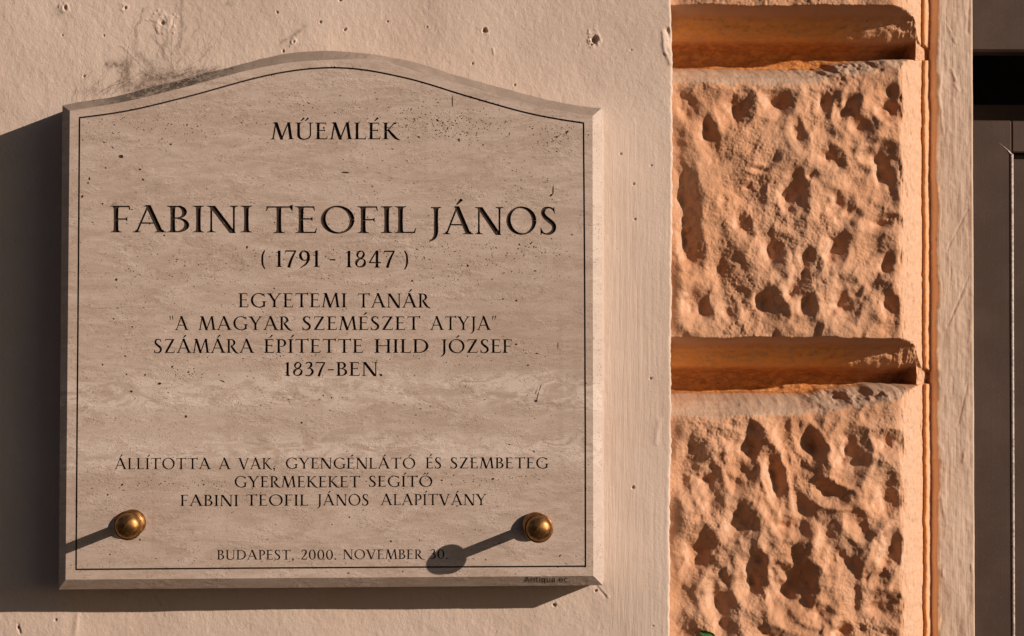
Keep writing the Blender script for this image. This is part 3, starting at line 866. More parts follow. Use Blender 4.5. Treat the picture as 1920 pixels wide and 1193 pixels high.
def glyph(ch, T=TK, t=TN):
    """returns polygons and width"""
    g_ = G(T, t)
    acc = {'Á': 'A', 'É': 'E', 'Í': 'I', 'Ó': 'O', 'Ő': 'O', 'Ű': 'U'}
    b_ = acc.get(ch, ch)
    T2 = T * 1.12
    if b_ == 'A':
        g_.diag(0.09, 0, 0.43, 1.0, t * 1.1)
        g_.diag(0.80, 0, 0.42, 1.03, T2)
        g_.bar(0.20, 0.66, 0.35)
        g_.foot(0.09, 0, t * 1.1)
        g_.foot(0.80, 0, T2, 1, 0.09, 0.09)
        wd, ac = 0.92, 0.44
    elif b_ == 'B':
        g_.stem(0.15, t=True)
        g_.arc(0.30, 0.765, 0.27, 0.245, -90, 90, 8)
        g_.arc(0.30, 0.275, 0.34, 0.275, -90, 90, -6)
        g_.bar(0.12, 0.31, 1 - t / 2)
        g_.bar(0.12, 0.31, 0.535)
        g_.bar(0.12, 0.31, t / 2)
        wd, ac = 0.66, 0.3
    elif b_ == 'D':
        g_.stem(0.15)
        g_.arc(0.34, 0.5, 0.52, 0.505, -90, 90, -5)
        g_.bar(0.12, 0.35, 1 - t / 2)
        g_.bar(0.12, 0.35, t / 2)
        wd, ac = 0.88, 0.4
    elif b_ == 'E':
        g_.stem(0.15)
        g_.arm(0.15, 0.52, 1.0, -1)
        g_.arm(0.15, 0.57, 0.0, 1)
        g_.bar(0.15, 0.46, 0.53)
        g_.poly((0.42, 0.53), (0.47, 0.45), (0.485, 0.45), (0.485, 0.61), (0.47, 0.61))
        wd, ac = 0.62, 0.34
    elif b_ == 'F':
        g_.stem(0.15)
        g_.arm(0.15, 0.54, 1.0, -1)
        g_.bar(0.15, 0.46, 0.50)
        g_.poly((0.42, 0.50), (0.47, 0.42), (0.485, 0.42), (0.485, 0.58), (0.47, 0.58))
        wd, ac = 0.58, 0.34
    elif b_ == 'G':
        g_.arc(0.52, 0.5, 0.49, 0.52, 48, 305, 8, n=26)
        g_.poly((0.80, 0.97), (0.86, 0.97), (0.87, 0.74), (0.845, 0.74), (0.80, 0.86))
        g_.path([(0.80, 0.07), (0.60, -0.01), (0.52, -0.005)], [t * 1.2, t, t])
        g_.stem(0.83, 0.05, 0.43, T * 0.9, False, True)
        wd, ac = 0.95, 0.5
    elif b_ == 'H':
        g_.stem(0.15)
        g_.stem(0.77)
        g_.bar(0.15, 0.77, 0.52)
        wd, ac = 0.92, 0.46
    elif b_ == 'I':
        g_.stem(0.16)
        wd, ac = 0.32, 0.19
    elif b_ == 'J':
        g_.stem(0.20, 0.15, 1, None, False, True)
        g_.path([(0.20, 0.2), (0.19, 0.0), (0.12, -0.16), (-0.03, -0.27)], [T, T * 0.9, T * 0.6, t * 0.6])
        wd, ac = 0.36, 0.2
    elif b_ == 'K':
        g_.stem(0.15)
        g_.diag(0.20, 0.48, 0.60, 1.0, t * 1.2)
        g_.foot(0.62, 1.0, t * 1.2, -1, 0.08, 0.08)
        g_.path([(0.28, 0.56), (0.52, 0.22), (0.68, 0.04), (0.86, -0.05)], [T * .8, T * 1.05, T * .8, t * .5])
        wd, ac = 0.80, 0.4
    elif b_ == 'L':
        g_.stem(0.15)
        g_.arm(0.15, 0.56, 0.0, 1)
        wd, ac = 0.60, 0.3
    elif b_ == 'M':
        g_.diag(0.10, 0, 0.24, 1.0, t * 1.15)
        g_.diag(0.53, -0.02, 0.24, 1.02, T2)
        g_.diag(0.51, -0.02, 0.84, 1.0, t * 1.15)
        g_.diag(0.98, 0, 0.86, 1.02, T)
        g_.foot(0.10, 0, t)
        g_.foot(0.98, 0, T)
        g_.foot(0.20, 1.0, t, -1, 0.09, 0.0)
        g_.foot(0.87, 1.0, t, -1, 0.0, 0.09)
        wd, ac = 1.1, 0.54
    elif b_ == 'N':
        g_.stem(0.13, 0, 1, t * 1.15, True, True)
        g_.stem(0.80, -0.02, 1, t * 1.15, False, True)
        g_.diag(0.77, -0.03, 0.15, 1.0, T2 * 1.15)
        wd, ac = 0.92, 0.46
    elif b_ == 'O':
        g_.arc(0.50, 0.5, 0.49, 0.525, 0, 360, 14, n=36)
        wd, ac = 1.0, 0.5
    elif b_ == 'P':
        g_.stem(0.15)
        g_.arc(0.29, 0.72, 0.31, 0.285, -100, 90, 6)
        g_.bar(0.12, 0.30, 1 - t / 2)
        wd, ac = 0.60, 0.3
    elif b_ == 'R':
        g_.stem(0.15)
        g_.arc(0.29, 0.745, 0.29, 0.26, -95, 90, 6)
        g_.bar(0.12, 0.30, 1 - t / 2)
        g_.path([(0.30, 0.50), (0.46, 0.25), (0.60, 0.06), (0.82, -0.05)], [T * .8, T * 1.1, T * .9, t * .5])
        wd, ac = 0.76, 0.35
    elif b_ == 'S':
        g_.path([(0.47, 0.86), (0.40, 0.95), (0.29, 0.985), (0.16, 0.93), (0.11, 0.78), (0.19, 0.62), (0.34, 0.48), (0.46, 0.34), (0.46, 0.16), (0.35, 0.04), (0.22, 0.01), (0.12, 0.05), (0.06, 0.15)],
                [t, t, t * 1.1, T * .8, T * .9, T, T * 1.1, T, T * .9, T * .75, t * 1.1, t, t], 3)
        g_.poly((0.45, 0.99), (0.48, 0.99), (0.50, 0.76), (0.475, 0.76), (0.44, 0.9))
        g_.poly((0.03, 0.25), (0.055, 0.25), (0.10, 0.08), (0.06, -0.03), (0.035, -0.03))
        wd, ac = 0.58, 0.3
    elif b_ == 'T':
        g_.stem(0.40, t=False)
        w = t
        g_.bar(0.04, 0.76, 1 - w / 2)
        g_.poly((0.11, 1.0), (0.05, 0.95), (0.01, 0.82), (0.035, 0.82), (0.09, 0.94))
        g_.poly((0.69, 1.0), (0.75, 1.04), (0.80, 1.05), (0.80, 0.83), (0.775, 0.83), (0.71, 0.95))
        wd, ac = 0.80, 0.4
    elif b_ == 'U':
        g_.stem(0.16, 0.32, 1, T, False, True)
        g_.stem(0.74, 0.30, 1, t * 1.2, False, True)
        g_.path([(0.16, 0.40), (0.165, 0.22), (0.25, 0.06), (0.44, 0.005), (0.64, 0.07), (0.73, 0.22), (0.74, 0.4)], [T, T, T * .8, t * 1.2, t * 1.3, t * 1.2, t * 1.2], 4)
        wd, ac = 0.88, 0.45
    elif b_ == 'V':
        g_.diag(0.47, -0.03, 0.11, 1.0, T2)
        g_.diag(0.46, -0.03, 0.79, 1.0, t * 1.15)
        g_.foot(0.11, 1.0, T2, -1)
        g_.foot(0.79, 1.0, t, -1)
        wd, ac = 0.9, 0.45
    elif b_ == 'Y':
        g_.stem(0.41, 0, 0.5, T, True, False)
        g_.diag(0.42, 0.42, 0.11, 1.0, T2)
        g_.diag(0.41, 0.44, 0.73, 1.0, t * 1.2)
        g_.foot(0.11, 1.0, T2, -1)
        g_.foot(0.73, 1.0, t, -1)
        wd, ac = 0.84, 0.42
    elif b_ == 'Z':
        g_.diag(0.12, 0.02, 0.60, 0.98, T2)
        g_.bar(0.08, 0.66, 1 - t / 2)
        g_.poly((0.16, 1.0), (0.08, 1.0), (0.05, 0.82), (0.075, 0.82), (0.12, 0.93))
        g_.arm(0.06, 0.66, 0.0, 1)
        wd, ac = 0.74, 0.37
    elif b_ == '0':
        g_.arc(0.33, 0.5, 0.31, 0.515, 0, 360, 6, n=32)
        wd, ac = 0.66, 0.3
    elif b_ == '1':
        g_.stem(0.22, 0, 0.98, T, True, False)
        g_.poly((0.02, 0.84), (0.17, 0.93), (0.285, 1.01), (0.285, 0.92), (0.16, 0.88), (0.04, 0.81))
        wd, ac = 0.42, 0.2
    elif b_ == '2':
        g_.path([(0.07, 0.78), (0.15, 0.93), (0.29, 0.985), (0.43, 0.90), (0.46, 0.74), (0.38, 0.52), (0.22, 0.26), (0.07, 0.06)], [t, t * 1.4, t * 1.6, T * .9, T, T * .9, T * .6, t * 1.2], 4)
        g_.poly((0.03, 0.0), (0.50, 0.0), (0.58, 0.15), (0.55, 0.15), (0.46, 0.095), (0.05, 0.095))
        wd, ac = 0.58, 0.3
    elif b_ == '3':
        g_.path([(0.06, 0.86), (0.16, 0.96), (0.28, 0.98), (0.38, 0.90), (0.38, 0.74), (0.27, 0.57), (0.16, 0.53)], [t, t * 1.3, t * 1.5, T * .9, T * .9, t * 1.4, t], 4)
        g_.path([(0.16, 0.54), (0.32, 0.54), (0.44, 0.42), (0.46, 0.26), (0.36, 0.08), (0.20, 0.01), (0.04, 0.05)], [t, t * 1.3, T * .9, T, T * .8, t * 1.4, t], 4)
        wd, ac = 0.54, 0.3
    elif b_ == '4':
        g_.stem(0.44, -0.02, 1.0, T, False, False)
        g_.foot(0.44, -0.02, T, 1, 0.07, 0.07)
        g_.diag(0.06, 0.28, 0.43, 1.0, t * 1.3)
        g_.bar(0.04, 0.64, 0.28, t * 1.15)
        wd, ac = 0.68, 0.3
    elif b_ == '7':
        g_.poly((0.05, 1.0), (0.55, 1.0), (0.55, 0.93), (0.53, 0.91), (0.05, 0.91))
        g_.poly((0.05, 0.93), (0.05, 1.0), (0.02, 1.0), (-0.01, 0.80), (0.02, 0.80))
        g_.path([(0.53, 0.96), (0.40, 0.68), (0.28, 0.36), (0.18, -0.03)], [t * 1.2, T * .7, T * .9, T])
        wd, ac = 0.58, 0.3
    elif b_ == '8':
        g_.arc(0.29, 0.76, 0.22, 0.245, 0, 360, -30, T * .85, 26)
        g_.arc(0.29, 0.27, 0.28, 0.285, 0, 360, -30, T, 28)
        wd, ac = 0.58, 0.3
    elif b_ == '9':
        g_.arc(0.29, 0.68, 0.27, 0.315, 0, 360, 10, T, 28)
        g_.path([(0.50, 0.72), (0.48, 0.44), (0.36, 0.18), (0.10, -0.04)], [T, T * .95, T * .7, t * .8])
        wd, ac = 0.58, 0.3
    elif b_ == '(':
        g_.path([(0.20, 1.06), (0.08, 0.78), (0.05, 0.45), (0.08, 0.12), (0.20, -0.16)], [t, T * .7, T * .85, T * .7, t])
        wd, ac = 0.24, 0
    elif b_ == ')':
        g_.path([(0.04, 1.06), (0.16, 0.78), (0.19, 0.45), (0.16, 0.12), (0.04, -0.16)], [t, T * .7, T * .85, T * .7, t])
        wd, ac = 0.24, 0
    elif b_ == '-':
        g_.bar(0.03, 0.38, 0.44, 0.085)
        wd, ac = 0.41, 0
    elif b_ == '.':
        g_.dot(0.09, 0.06, 0.085)
        wd, ac = 0.20, 0
    elif b_ == ',':
        g_.dot(0.10, 0.06, 0.08)
        g_.path([(0.15, 0.06), (0.13, -0.08), (0.03, -0.2)], [0.08, 0.07, 0.02])
        wd, ac = 0.20, 0
    elif b_ == '“':
        for q in (0.0, 0.17):
            g_.poly((q + 0.02, 1.04), (q + 0.10, 1.04), (q + 0.125, 0.74), (q + 0.095, 0.74))
        wd, ac = 0.34, 0
    elif b_ == '”':
        for q in (0.0, 0.17):
            g_.poly((q + 0.06, 1.04), (q + 0.15, 1.04), (q + 0.06, 0.74), (q + 0.03, 0.74))
        wd, ac = 0.34, 0
    else:
        raise ValueError(ch)
    if ch in 'ÁÉÍÓ':
        g_.poly((ac - 0.05, 1.09), (ac + 0.0, 1.08), (ac + 0.19, 1.25), (ac + 0.12, 1.32), (ac + 0.08, 1.29))
    if ch in 'ŐŰ':
        for q in (-0.15, 0.06):
            g_.poly((ac + q - 0.05, 1.09), (ac + q - 0.005, 1.08), (ac + q + 0.17, 1.24), (ac + q + 0.11, 1.31), (ac + q + 0.07, 1.28))
    return g_.p, wd


def small(ch):
    """plain lower-case letters of the mason's signature"""
    g_ = G()
    q = 0.12
    x = 0.72
    if ch == 'A':
        g_.diag(0.06, 0, 0.36, 1, q)
        g_.diag(0.66, 0, 0.36, 1, q)
        g_.bar(0.17, 0.55, 0.33, q * .85)
        wd = 0.72
    elif ch in 'nu':
        if ch == 'n':
            g_.stem(0.09, 0, x, q, False, False)
            g_.path([(0.10, 0.5), (0.2, 0.66), (0.34, 0.68), (0.46, 0.58), (0.48, 0.4), (0.48, 0.0)], [q * .7, q * .8, q * .9, q, q, q])
        else:
            g_.stem(0.48, 0, x, q, False, False)
            g_.path([(0.09, x), (0.09, 0.32), (0.11, 0.14), (0.23, 0.04), (0.37, 0.06), (0.47, 0.22)], [q, q, q, q * .9, q * .8, q * .7])
        wd = 0.58
    elif ch == 't':
        g_.path([(0.16, 0.9), (0.16, 0.4), (0.18, 0.12), (0.27, 0.04), (0.37, 0.05)], [q, q, q, q * .9, q * .8])
        g_.bar(0.02, 0.36, x - 0.04, q * .8)
        wd = 0.40
    elif ch == 'i':
        g_.stem(0.09, 0, x, q, False, False)
        g_.dot(0.09, 0.93, 0.075)
        wd = 0.18
    elif ch == 'q':
        g_.arc(0.28, x / 2, 0.27, x / 2 + .02, 0, 360, 0, q, 24, q * .85)
        g_.stem(0.50, -0.28, x, q, False, False)
        wd = 0.60
    elif ch == 'a':
        g_.path([(0.07, 0.62), (0.2, 0.69), (0.34, 0.67), (0.43, 0.56), (0.43, 0.0)], [q * .8, q * .9, q, q, q])
        g_.path([(0.43, 0.42), (0.22, 0.41), (0.08, 0.32), (0.07, 0.15), (0.18, 0.04), (0.32, 0.08), (0.43, 0.2)], [q * .8, q * .8, q, q, q * .9, q * .8, q * .7])
        wd = 0.52
    elif ch == 'e':
        g_.arc(0.29, x / 2, 0.28, x / 2 + .02, 0, 315, 0, q, 22, q * .85)
        g_.bar(0.05, 0.55, x / 2 + 0.02, q * .8)
        wd = 0.58
    elif ch == 'c':
        g_.arc(0.29, x / 2, 0.28, x / 2 + .02, 50, 310, 0, q, 22, q * .85)
        wd = 0.50
    elif ch == '.':
        g_.dot(0.08, 0.06, 0.085)
        wd = 0.18
    return g_.p, wd


def set_word(txt, x0, x1, top, base, fn=glyph, track=0.09, slope=0.0, **kw):
    """lay a word so that it fills x0..x1 between cap line and baseline; pixels"""
    cap = base - top
    gl = [fn(ch, **kw) for ch in txt]
    tot = sum(w_ for _, w_ in gl) + track * (len(gl) - 1)
    sx = (x1 - x0) / tot
    out, cur = [], 0.0
    for ps, w_ in gl:
        for q in ps:
            out.append([(x0 + (cur + a) * sx, base - b_ * cap + slope * ((x0 + (cur + a) * sx) - 620)) for a, b_ in q])
        cur += w_ + track
    return out


BIG = dict(T=0.15, t=0.055)
LINES = [
    [('MŰEMLÉK', 508, 748, 230, 261.5, {})],
    [('FABINI', 208, 472, 386, 436, BIG), ('TEOFIL', 497, 780, 387, 437.5, BIG), ('JÁNOS', 806, 1045, 388.5, 439.5, BIG)],
    [('(', 490, 498, 471, 500, {}), ('1791', 515, 601, 469.5, 501, {}), ('-', 617, 630, 470, 501, {}), ('1847', 646, 741, 470, 501.5, {}), (')', 757, 765, 472, 501, {})],
    [('EGYETEMI', 447, 650, 550, 576.5, {}), ('TANÁR', 670, 806, 550.5, 577, {})],
    [('“A', 317, 353, 593.5, 619, {}), ('MAGYAR', 372, 546, 593.5, 619, {}), ('SZEMÉSZET', 566, 788, 593.5, 619, {}), ('ATYJA”', 807, 931, 593.5, 619, {})],
    [('SZÁMÁRA', 288, 476, 636, 662, {}), ('ÉPÍTETTE', 495, 681, 636, 662, {}), ('HILD', 702, 804, 636, 662, {}), ('JÓZSEF', 827, 960, 636.5, 662, {})],
    [('1837-BEN.', 532, 718, 679, 705, {})],
    [('ÁLLÍTOTTA', 215, 395, 859, 880, {}), ('A', 410, 432, 859, 880, {}), ('VAK,', 447, 516, 859, 880, {}), ('GYENGÉNLÁTÓ', 535, 779, 858.5, 879, {}), ('ÉS', 798, 828, 858, 878.5, {}), ('SZEMBETEG', 844, 1028, 858, 878.5, {})],
    [('GYERMEKEKET', 439, 675, 893, 914, {}), ('SEGÍTŐ', 691, 811, 892.5, 913, {})],
    [('FABINI', 338, 447, 928, 949, {}), ('TEOFIL', 461, 578, 927.5, 948.5, {}), ('JÁNOS', 595, 692, 927, 948, {}), ('ALAPÍTVÁNY', 714, 912, 926.5, 947.5, {})],
    [('BUDAPEST,', 407, 551, 1031.5, 1049.5, {}), ('2000.', 564, 631, 1031, 1049.5, {}), ('NOVEMBER', 643, 793, 1030.5, 1048.5, {}), ('30.', 806, 840, 1030.5, 1048, {})],
]

# ------------------------------------------------------------------ plaque
H1, H2, CUT = 0.0463, 0.0583, 0.0019
OUT_TOP = [(117, 198), (168, 188), (208, 184), (255, 171), (312, 157), (369, 141), (416, 130), (469, 116), (523, 103), (570, 97), (613, 95), (640, 96), (690, 101), (741, 109), (791, 120), (841, 137), (908, 156), (975, 174), (1042, 191), (1093, 200), (1128, 203)]
IN_TOP = [(131, 208), (168, 202), (235, 191), (302, 175), (369, 158), (436, 139), (503, 124), (570, 114.5), (637, 111.5), (707, 111.9), (774, 132), (841, 151), (908, 171), (975, 190), (1042, 206), (1111, 218)]
LINE_TOP = [(149, 221), (201, 214.5), (241, 208), (302, 194), (369, 177), (436, 158), (503, 141), (570, 130), (637, 127), (690, 132), (741, 142), (791, 154), (841, 170), (908, 190), (975, 209), (1042, 223), (1094, 231)]


def spline(pts, xs):
    """smooth curve through the traced points, evaluated at xs"""
    px = np.array([q[0] for q in pts], float)
    py = np.array([q[1] for q in pts], float)
    n = len(px)
    hh = np.diff(px)
    A = np.eye(n)
    r = np.zeros(n)
    for i in range(1, n - 1):
        A[i, i - 1], A[i, i], A[i, i + 1] = hh[i - 1], 2 * (hh[i - 1] + hh[i]), hh[i]
        r[i] = 3 * ((py[i + 1] - py[i]) / hh[i] - (py[i] - py[i - 1]) / hh[i - 1])
    c_ = np.linalg.solve(A, r)
    out = []
    for x in xs:
        i = min(max(int(np.searchsorted(px, x)) - 1, 0), n - 2)
        dx = x - px[i]
        b_ = (py[i + 1] - py[i]) / hh[i] - hh[i] * (2 * c_[i] + c_[i + 1]) / 3
        out.append(py[i] + b_ * dx + c_[i] * dx * dx + (c_[i + 1] - c_[i]) / (3 * hh[i]) * dx ** 3)
    # lightly averaged: the cut curve is fair
    return out


def fair(pts, n):
    xs = np.linspace(pts[0][0], pts[-1][0], n)
    ys = np.array(spline(pts, xs))
    for _ in range(3):
        ys[1:-1] = (ys[:-2] + 2 * ys[1:-1] + ys[2:]) / 4
    return list(zip(xs.tolist(), ys.tolist()))


def build_plaque():
    base = P3(620, 1100, 0)
    root = thing('memorial_plaque', 'pale travertine memorial plaque with arched top and engraved Hungarian inscription', 'plaque', base)
    off = -base
    NT = 61
    outer = fair(OUT_TOP, NT)
    inner = fair(IN_TOP, NT)
    o_ring = outer + [(1130, 1097.5), (110, 1105.5)]
    i_ring = inner + [(1112.5, 1080), (123, 1087)]
    # small chips along the edges
    o_ring2, i_ring2 = [], []
    for i, (a, b_) in enumerate(zip(o_ring, i_ring)):
        jx = rnd.uniform(-.5, .5) if i < NT - 1 and i > 0 else 0
        o_ring2.append((a[0], a[1] + jx))
        i_ring2.append((b_[0], b_[1] + jx * 0.3))
    o_ring, i_ring = o_ring2, i_ring2

    # constraint polygons in pixels, y flipped so that ccw holds
    polys, kind = [], []

    def addp(pts, kd):
        pts = ccw([(float(a), -float(b_)) for a, b_ in pts])
        polys.append(pts)
        kind.append(kd)
    addp(i_ring, -1)
    for li, words in enumerate(LINES):
        for (tx, x0, x1, tp, bs, kw) in words:
            for q in set_word(tx, x0, x1, tp, bs, **kw):
                addp(q, li)
    # border line, slightly uneven width
    lt = fair(LINE_TOP, 61)
    loop = lt + [(1096, 500), (1097.3, 800), (1097.6, 1062), (800, 1063.5), (470, 1065.5), (142.5, 1068), (144.5, 800), (147, 500)]
    n = len(loop)
    for i in range(n):
        a, b_ = loop[i], loop[(i + 1) % n]
        dx, dy = b_[0] - a[0], b_[1] - a[1]
        L = math.hypot(dx, dy)
        ux, uy = dx / L, dy / L
        e0 = 1.55
        a = (a[0] - ux * .9, a[1] - uy * .9)
        b_ = (b_[0] + ux * .9, b_[1] + uy * .9)
        addp([(a[0] - uy * e0, a[1] + ux * e0), (b_[0] - uy * e0, b_[1] + ux * e0), (b_[0] + uy * e0, b_[1] - ux * e0), (a[0] + uy * e0, a[1] - ux * e0)], 50)

    # holes of the travertine
    itop = lambda x: float(np.interp(x, [q[0] for q in inner], [q[1] for q in inner]))

    def hole(x, y, rx, ry, ang=0.0, n_=7):
        if not (152 < x < 1090 and itop(x) + 24 < y < 1058) and not (133 < x < 141 and 240 < y < 1080) and not (1101 < x < 1108 and 240 < y < 1070) and not (150 < x < 1100 and 1070 < y < 1078 and ry < 2):
            return
        ca, sa = math.cos(ang), math.sin(ang)
        pts = []
        for i in range(n_):
            a = 2 * math.pi * i / n_
            q = rnd.uniform(0.7, 1.25)
            ux, uy = rx * q * math.cos(a), ry * q * math.sin(a)
            pts.append((x + ux * ca - uy * sa, y + ux * sa + uy * ca))
        addp(pts, 60)

    for x, y, rx, ry, an in ((226, 294, 5, 3.2, 0), (211, 277, 3, 1.2, .8), (195, 267, 3, 1.3, .3), (1037, 358, 1.4, 9, .05), (1033, 366, 4, 2, -.5), (848, 192, 1.1, 12, 0),
                             (1005, 752, 3, 2.2, 0), (1008, 743, 1.3, 11, .28), (1013, 727, 0.9, 9, .3), (299, 719, 4.2, 2.4, 0), (417, 715, 6, 1.4, .4), (348, 781, 2.8, 2.4, 0),
                             (648, 324, 7, 1.6, .1), (565, 793, 2.6, 2, 0), (218, 524, 2.6, 2.6, .5), (246, 734, 2.6, 2, .5), (262, 318, 2.6, 1.6, 0), (198, 315, 2, 1.6, 0),
                             (167, 335, 2, 3, 0), (165, 343, 2.4, 1.6, 0), (154, 369, 3, 2.4, -.6), (192, 382, 2.2, 2, 0), (268, 337, 3, 1.6, .9), (320, 271, 2.6, 1.6, 0),
                             (607, 240, 2, 2, 0), (785, 257, 2.4, 1.8, 0), (820, 226, 3, 2.4, .6), (860, 262, 2.4, 1.8, 0), (1044, 257, 3, 1.8, -.4), (1063, 248, 4, 1.8, -.5),
                             (1006, 663, 3.2, 1.5, 0), (1046, 648, .8, 9, 0), (990, 685, 2.4, 1.6, 0), (1005, 735, 1, 4, .3), (968, 646, 2.6, 2.2, 0), (943, 561, 2, 1.8, 0),
                             (968, 564, 2.2, 1.8, 0), (1003, 508, 3, 1.4, 0), (996, 456, 3, 1.6, -.8), (974, 459, 2.4, 1.6, .5), (930, 465, 2, 1.4, .5), (1072, 440, 3, 1.4, .9),
                             (877, 498, 2.2, 2, 0), (773, 527, 2.2, 1.8, 0), (463, 464, 1.8, 2.6, .4), (308, 442, 2.2, 1.6, 0), (1001, 847, 3, 1.4, .7), (955, 834, 2.4, 1.2, .6),
                             (924, 898, 3.2, 2, -.2), (828, 901, 2.4, 1.6, 0), (229, 909, 2.2, 1.8, 0), (202, 928, 2, 1.6, .8), (382, 909, 1.8, 1.6, 0), (262, 1012, 2.2, 2, 0),
                             (206, 1040, 1.6, 1.6, 0), (857, 949, 2, 1.4, 0), (655, 970, 2, 1.6, 0), (733, 1015, 2, 1.6, 0), (1050, 1042, 3.6, 1.3, -.7), (936, 1020, 2.4, 1.4, .4),
                             (653, 1075, 3, 1.3, -.4), (755, 1072, 2.4, 1, -.5), (213, 598, 2, 1.6, 0), (248, 613, 2.2, 1.6, 0), (192, 684, 2, 1.6, 0), (235, 668, 2, 1.6, 0),
                             (323, 688, 2.2, 2, .6), (237, 702, 1.8, 1.8, 0), (353, 698, 2.2, 1.8, 0), (272, 703, 1.8, 1.8, 0), (606, 742, 1.6, 2, 0), (622, 746, 1.8, 1.6, 0)):
        hole(x, y, rx, ry, an, 9)
    for _ in range(430):
        hole(rnd.uniform(135, 1105), rnd.uniform(130, 1080), rnd.uniform(0.7, 1.5), rnd.uniform(0.6, 1.1), rnd.uniform(-.3, .3), 6)
    # clusters follow the beds of the stone
    for cx, cy, sx, sy, nn in ((850, 240, 60, 14, 150), (1050, 250, 28, 18, 60), (780, 225, 35, 16, 50), (330, 240, 50, 14, 40), (560, 200, 60, 20, 40), (620, 480, 260, 8, 70),
                               (860, 470, 90, 12, 50), (720, 525, 140, 8, 40), (960, 480, 60, 26, 40), (300, 510, 70, 14, 40), (260, 410, 60, 14, 30), (640, 670, 200, 5, 40),
                               (450, 700, 130, 8, 30), (350, 910, 110, 7, 40), (900, 895, 90, 8, 40), (600, 1050, 260, 6, 40), (700, 760, 250, 14, 40), (430, 580, 140, 5, 20), (1000, 330, 50, 26, 30),
                               (215, 235, 30, 12, 24), (820, 200, 70, 20, 30), (690, 330, 40, 26, 20), (700, 420, 200, 26, 50)):
        for _ in range(nn):
            hole(rnd.gauss(cx, sx), rnd.gauss(cy, sy), rnd.uniform(0.7, 1.9), rnd.uniform(0.6, 1.2), rnd.uniform(-.7, .7), 6)
    # ragged chips where the saw broke the rim of the border line
    for _ in range(110):
        i = rnd.randrange(n)
        a, b_ = loop[i], loop[(i + 1) % n]
        u = rnd.random()
        x, y = a[0] + (b_[0] - a[0]) * u + rnd.uniform(-2, 2), a[1] + (b_[1] - a[1]) * u + rnd.uniform(-2, 2)
        q = [(x + rnd.uniform(.8, 1.8) * math.cos(k_ * 1.05), y + rnd.uniform(.6, 1.4) * math.sin(k_ * 1.05)) for k_ in range(6)]
        addp(q, 50)

    V, F = [], []
    for q in polys:
        n0 = len(V)
        V += [Vector(c_) for c_ in q]
        F.append(list(range(n0, n0 + len(q))))
    vo, eo, fo, _, _, of = delaunay_2d_cdt(V, [], F, 1, 1e-4)
    cls = []
    for tri, src in zip(fo, of):
        ks = [kind[i] for i in src if kind[i] >= 0]
        if not src:
            cls.append(None)
        elif not ks:
            cls.append(-1)
        else:
            ks.sort()
            cls.append(ks[0])
    px = np.array([v.x for v in vo])
    py = np.array([-v.y for v in vo])
    fx_, fz_ = pw(px, py, H2)
    top = [Vector((float(a), -H2, float(b_))) + off for a, b_ in zip(fx_, fz_)]
    low = [v + Vector((0, CUT, 0)) for v in top]
    lowp = [v + Vector((0, CUT * 1.6, 0)) for v in top]
    edge_f = {}
    for i, tri in enumerate(fo):
        if cls[i] is None:
            continue
        for q in range(len(tri)):
            edge_f.setdefault(frozenset((tri[q], tri[(q + 1) % len(tri)])), []).append(i)
    acc = {}

    def mesh_for(kd):
        kk = -1 if kd == 60 else kd
        return acc.setdefault(kk, (MB(), {}))

    def vid(store, key, co):
        mb, mp = store
        if key not in mp:
            mp[key] = len(mb.v)
            mb.v.append(tuple(co))
        return mp[key]
    for i, tri in enumerate(fo):
        kd = cls[i]
        if kd is None:
            continue
        st_ = mesh_for(kd)
        src = top if kd == -1 else (lowp if kd == 60 else low)
        lv = 0 if kd == -1 else (2 if kd == 60 else 1)
        tri = tri if (py[tri[1]] - py[tri[0]]) * (px[tri[2]] - px[tri[0]]) - (px[tri[1]] - px[tri[0]]) * (py[tri[2]] - py[tri[0]]) > 0 else tri[::-1]
        st_[0].f.append([vid(st_, (lv, q), src[q]) for q in tri])
        if kd >= 0:
            for q in range(len(tri)):
                a, b_ = tri[q], tri[(q + 1) % len(tri)]
                nb = [f_ for f_ in edge_f[frozenset((a, b_))] if f_ != i]
                if nb and cls[nb[0]] == -1:
                    st_[0].f.append([vid(st_, (lv, a), src[a]), vid(st_, (lv, b_), src[b_]), vid(st_, (5, b_), top[b_]), vid(st_, (5, a), top[a])][::-1])
    # body of the slab: chamfer, sides
    slab = acc[-1][0]
    iv = [P3(*q, H2) + off for q in i_ring]
    ov = [P3(*q, H1) + off for q in o_ring]
    bk = [v * 1.0 for v in ov]
    for v in bk:
        v.y = off.y + 0.0 - 0.003 + 0.0
    m = len(iv)
    n0 = len(slab.v)
    slab.v += [tuple(v) for v in iv] + [tuple(v) for v in ov] + [tuple(v) for v in bk]
    for i in range(m):
        q = (i + 1) % m
        slab.f.append((n0 + i, n0 + m + i, n0 + m + q, n0 + q))
        slab.f.append((n0 + m + i, n0 + 2 * m + i, n0 + 2 * m + q, n0 + m + q))
    slab.f.append(tuple(n0 + 2 * m + i for i in range(m)))
    slab.build('slab', MAT_STONE, root)
    for kd in sorted(acc):
        if kd == -1:
            continue
        acc[kd][0].build('border_line' if kd == 50 else 'inscription', MAT_PAINT, root)
    # mason's signature on the lower chamfer
    sg = MB()
    A_, B_ = P3(123, 1087, H2), P3(110, 1105.5, H1)
    C_, D_ = P3(1112.5, 1080, H2), P3(1130, 1097.5, H1)
    nrm_ = (C_ - A_).cross(B_ - A_).normalized()
    if nrm_.y > 0:
        nrm_ = -nrm_
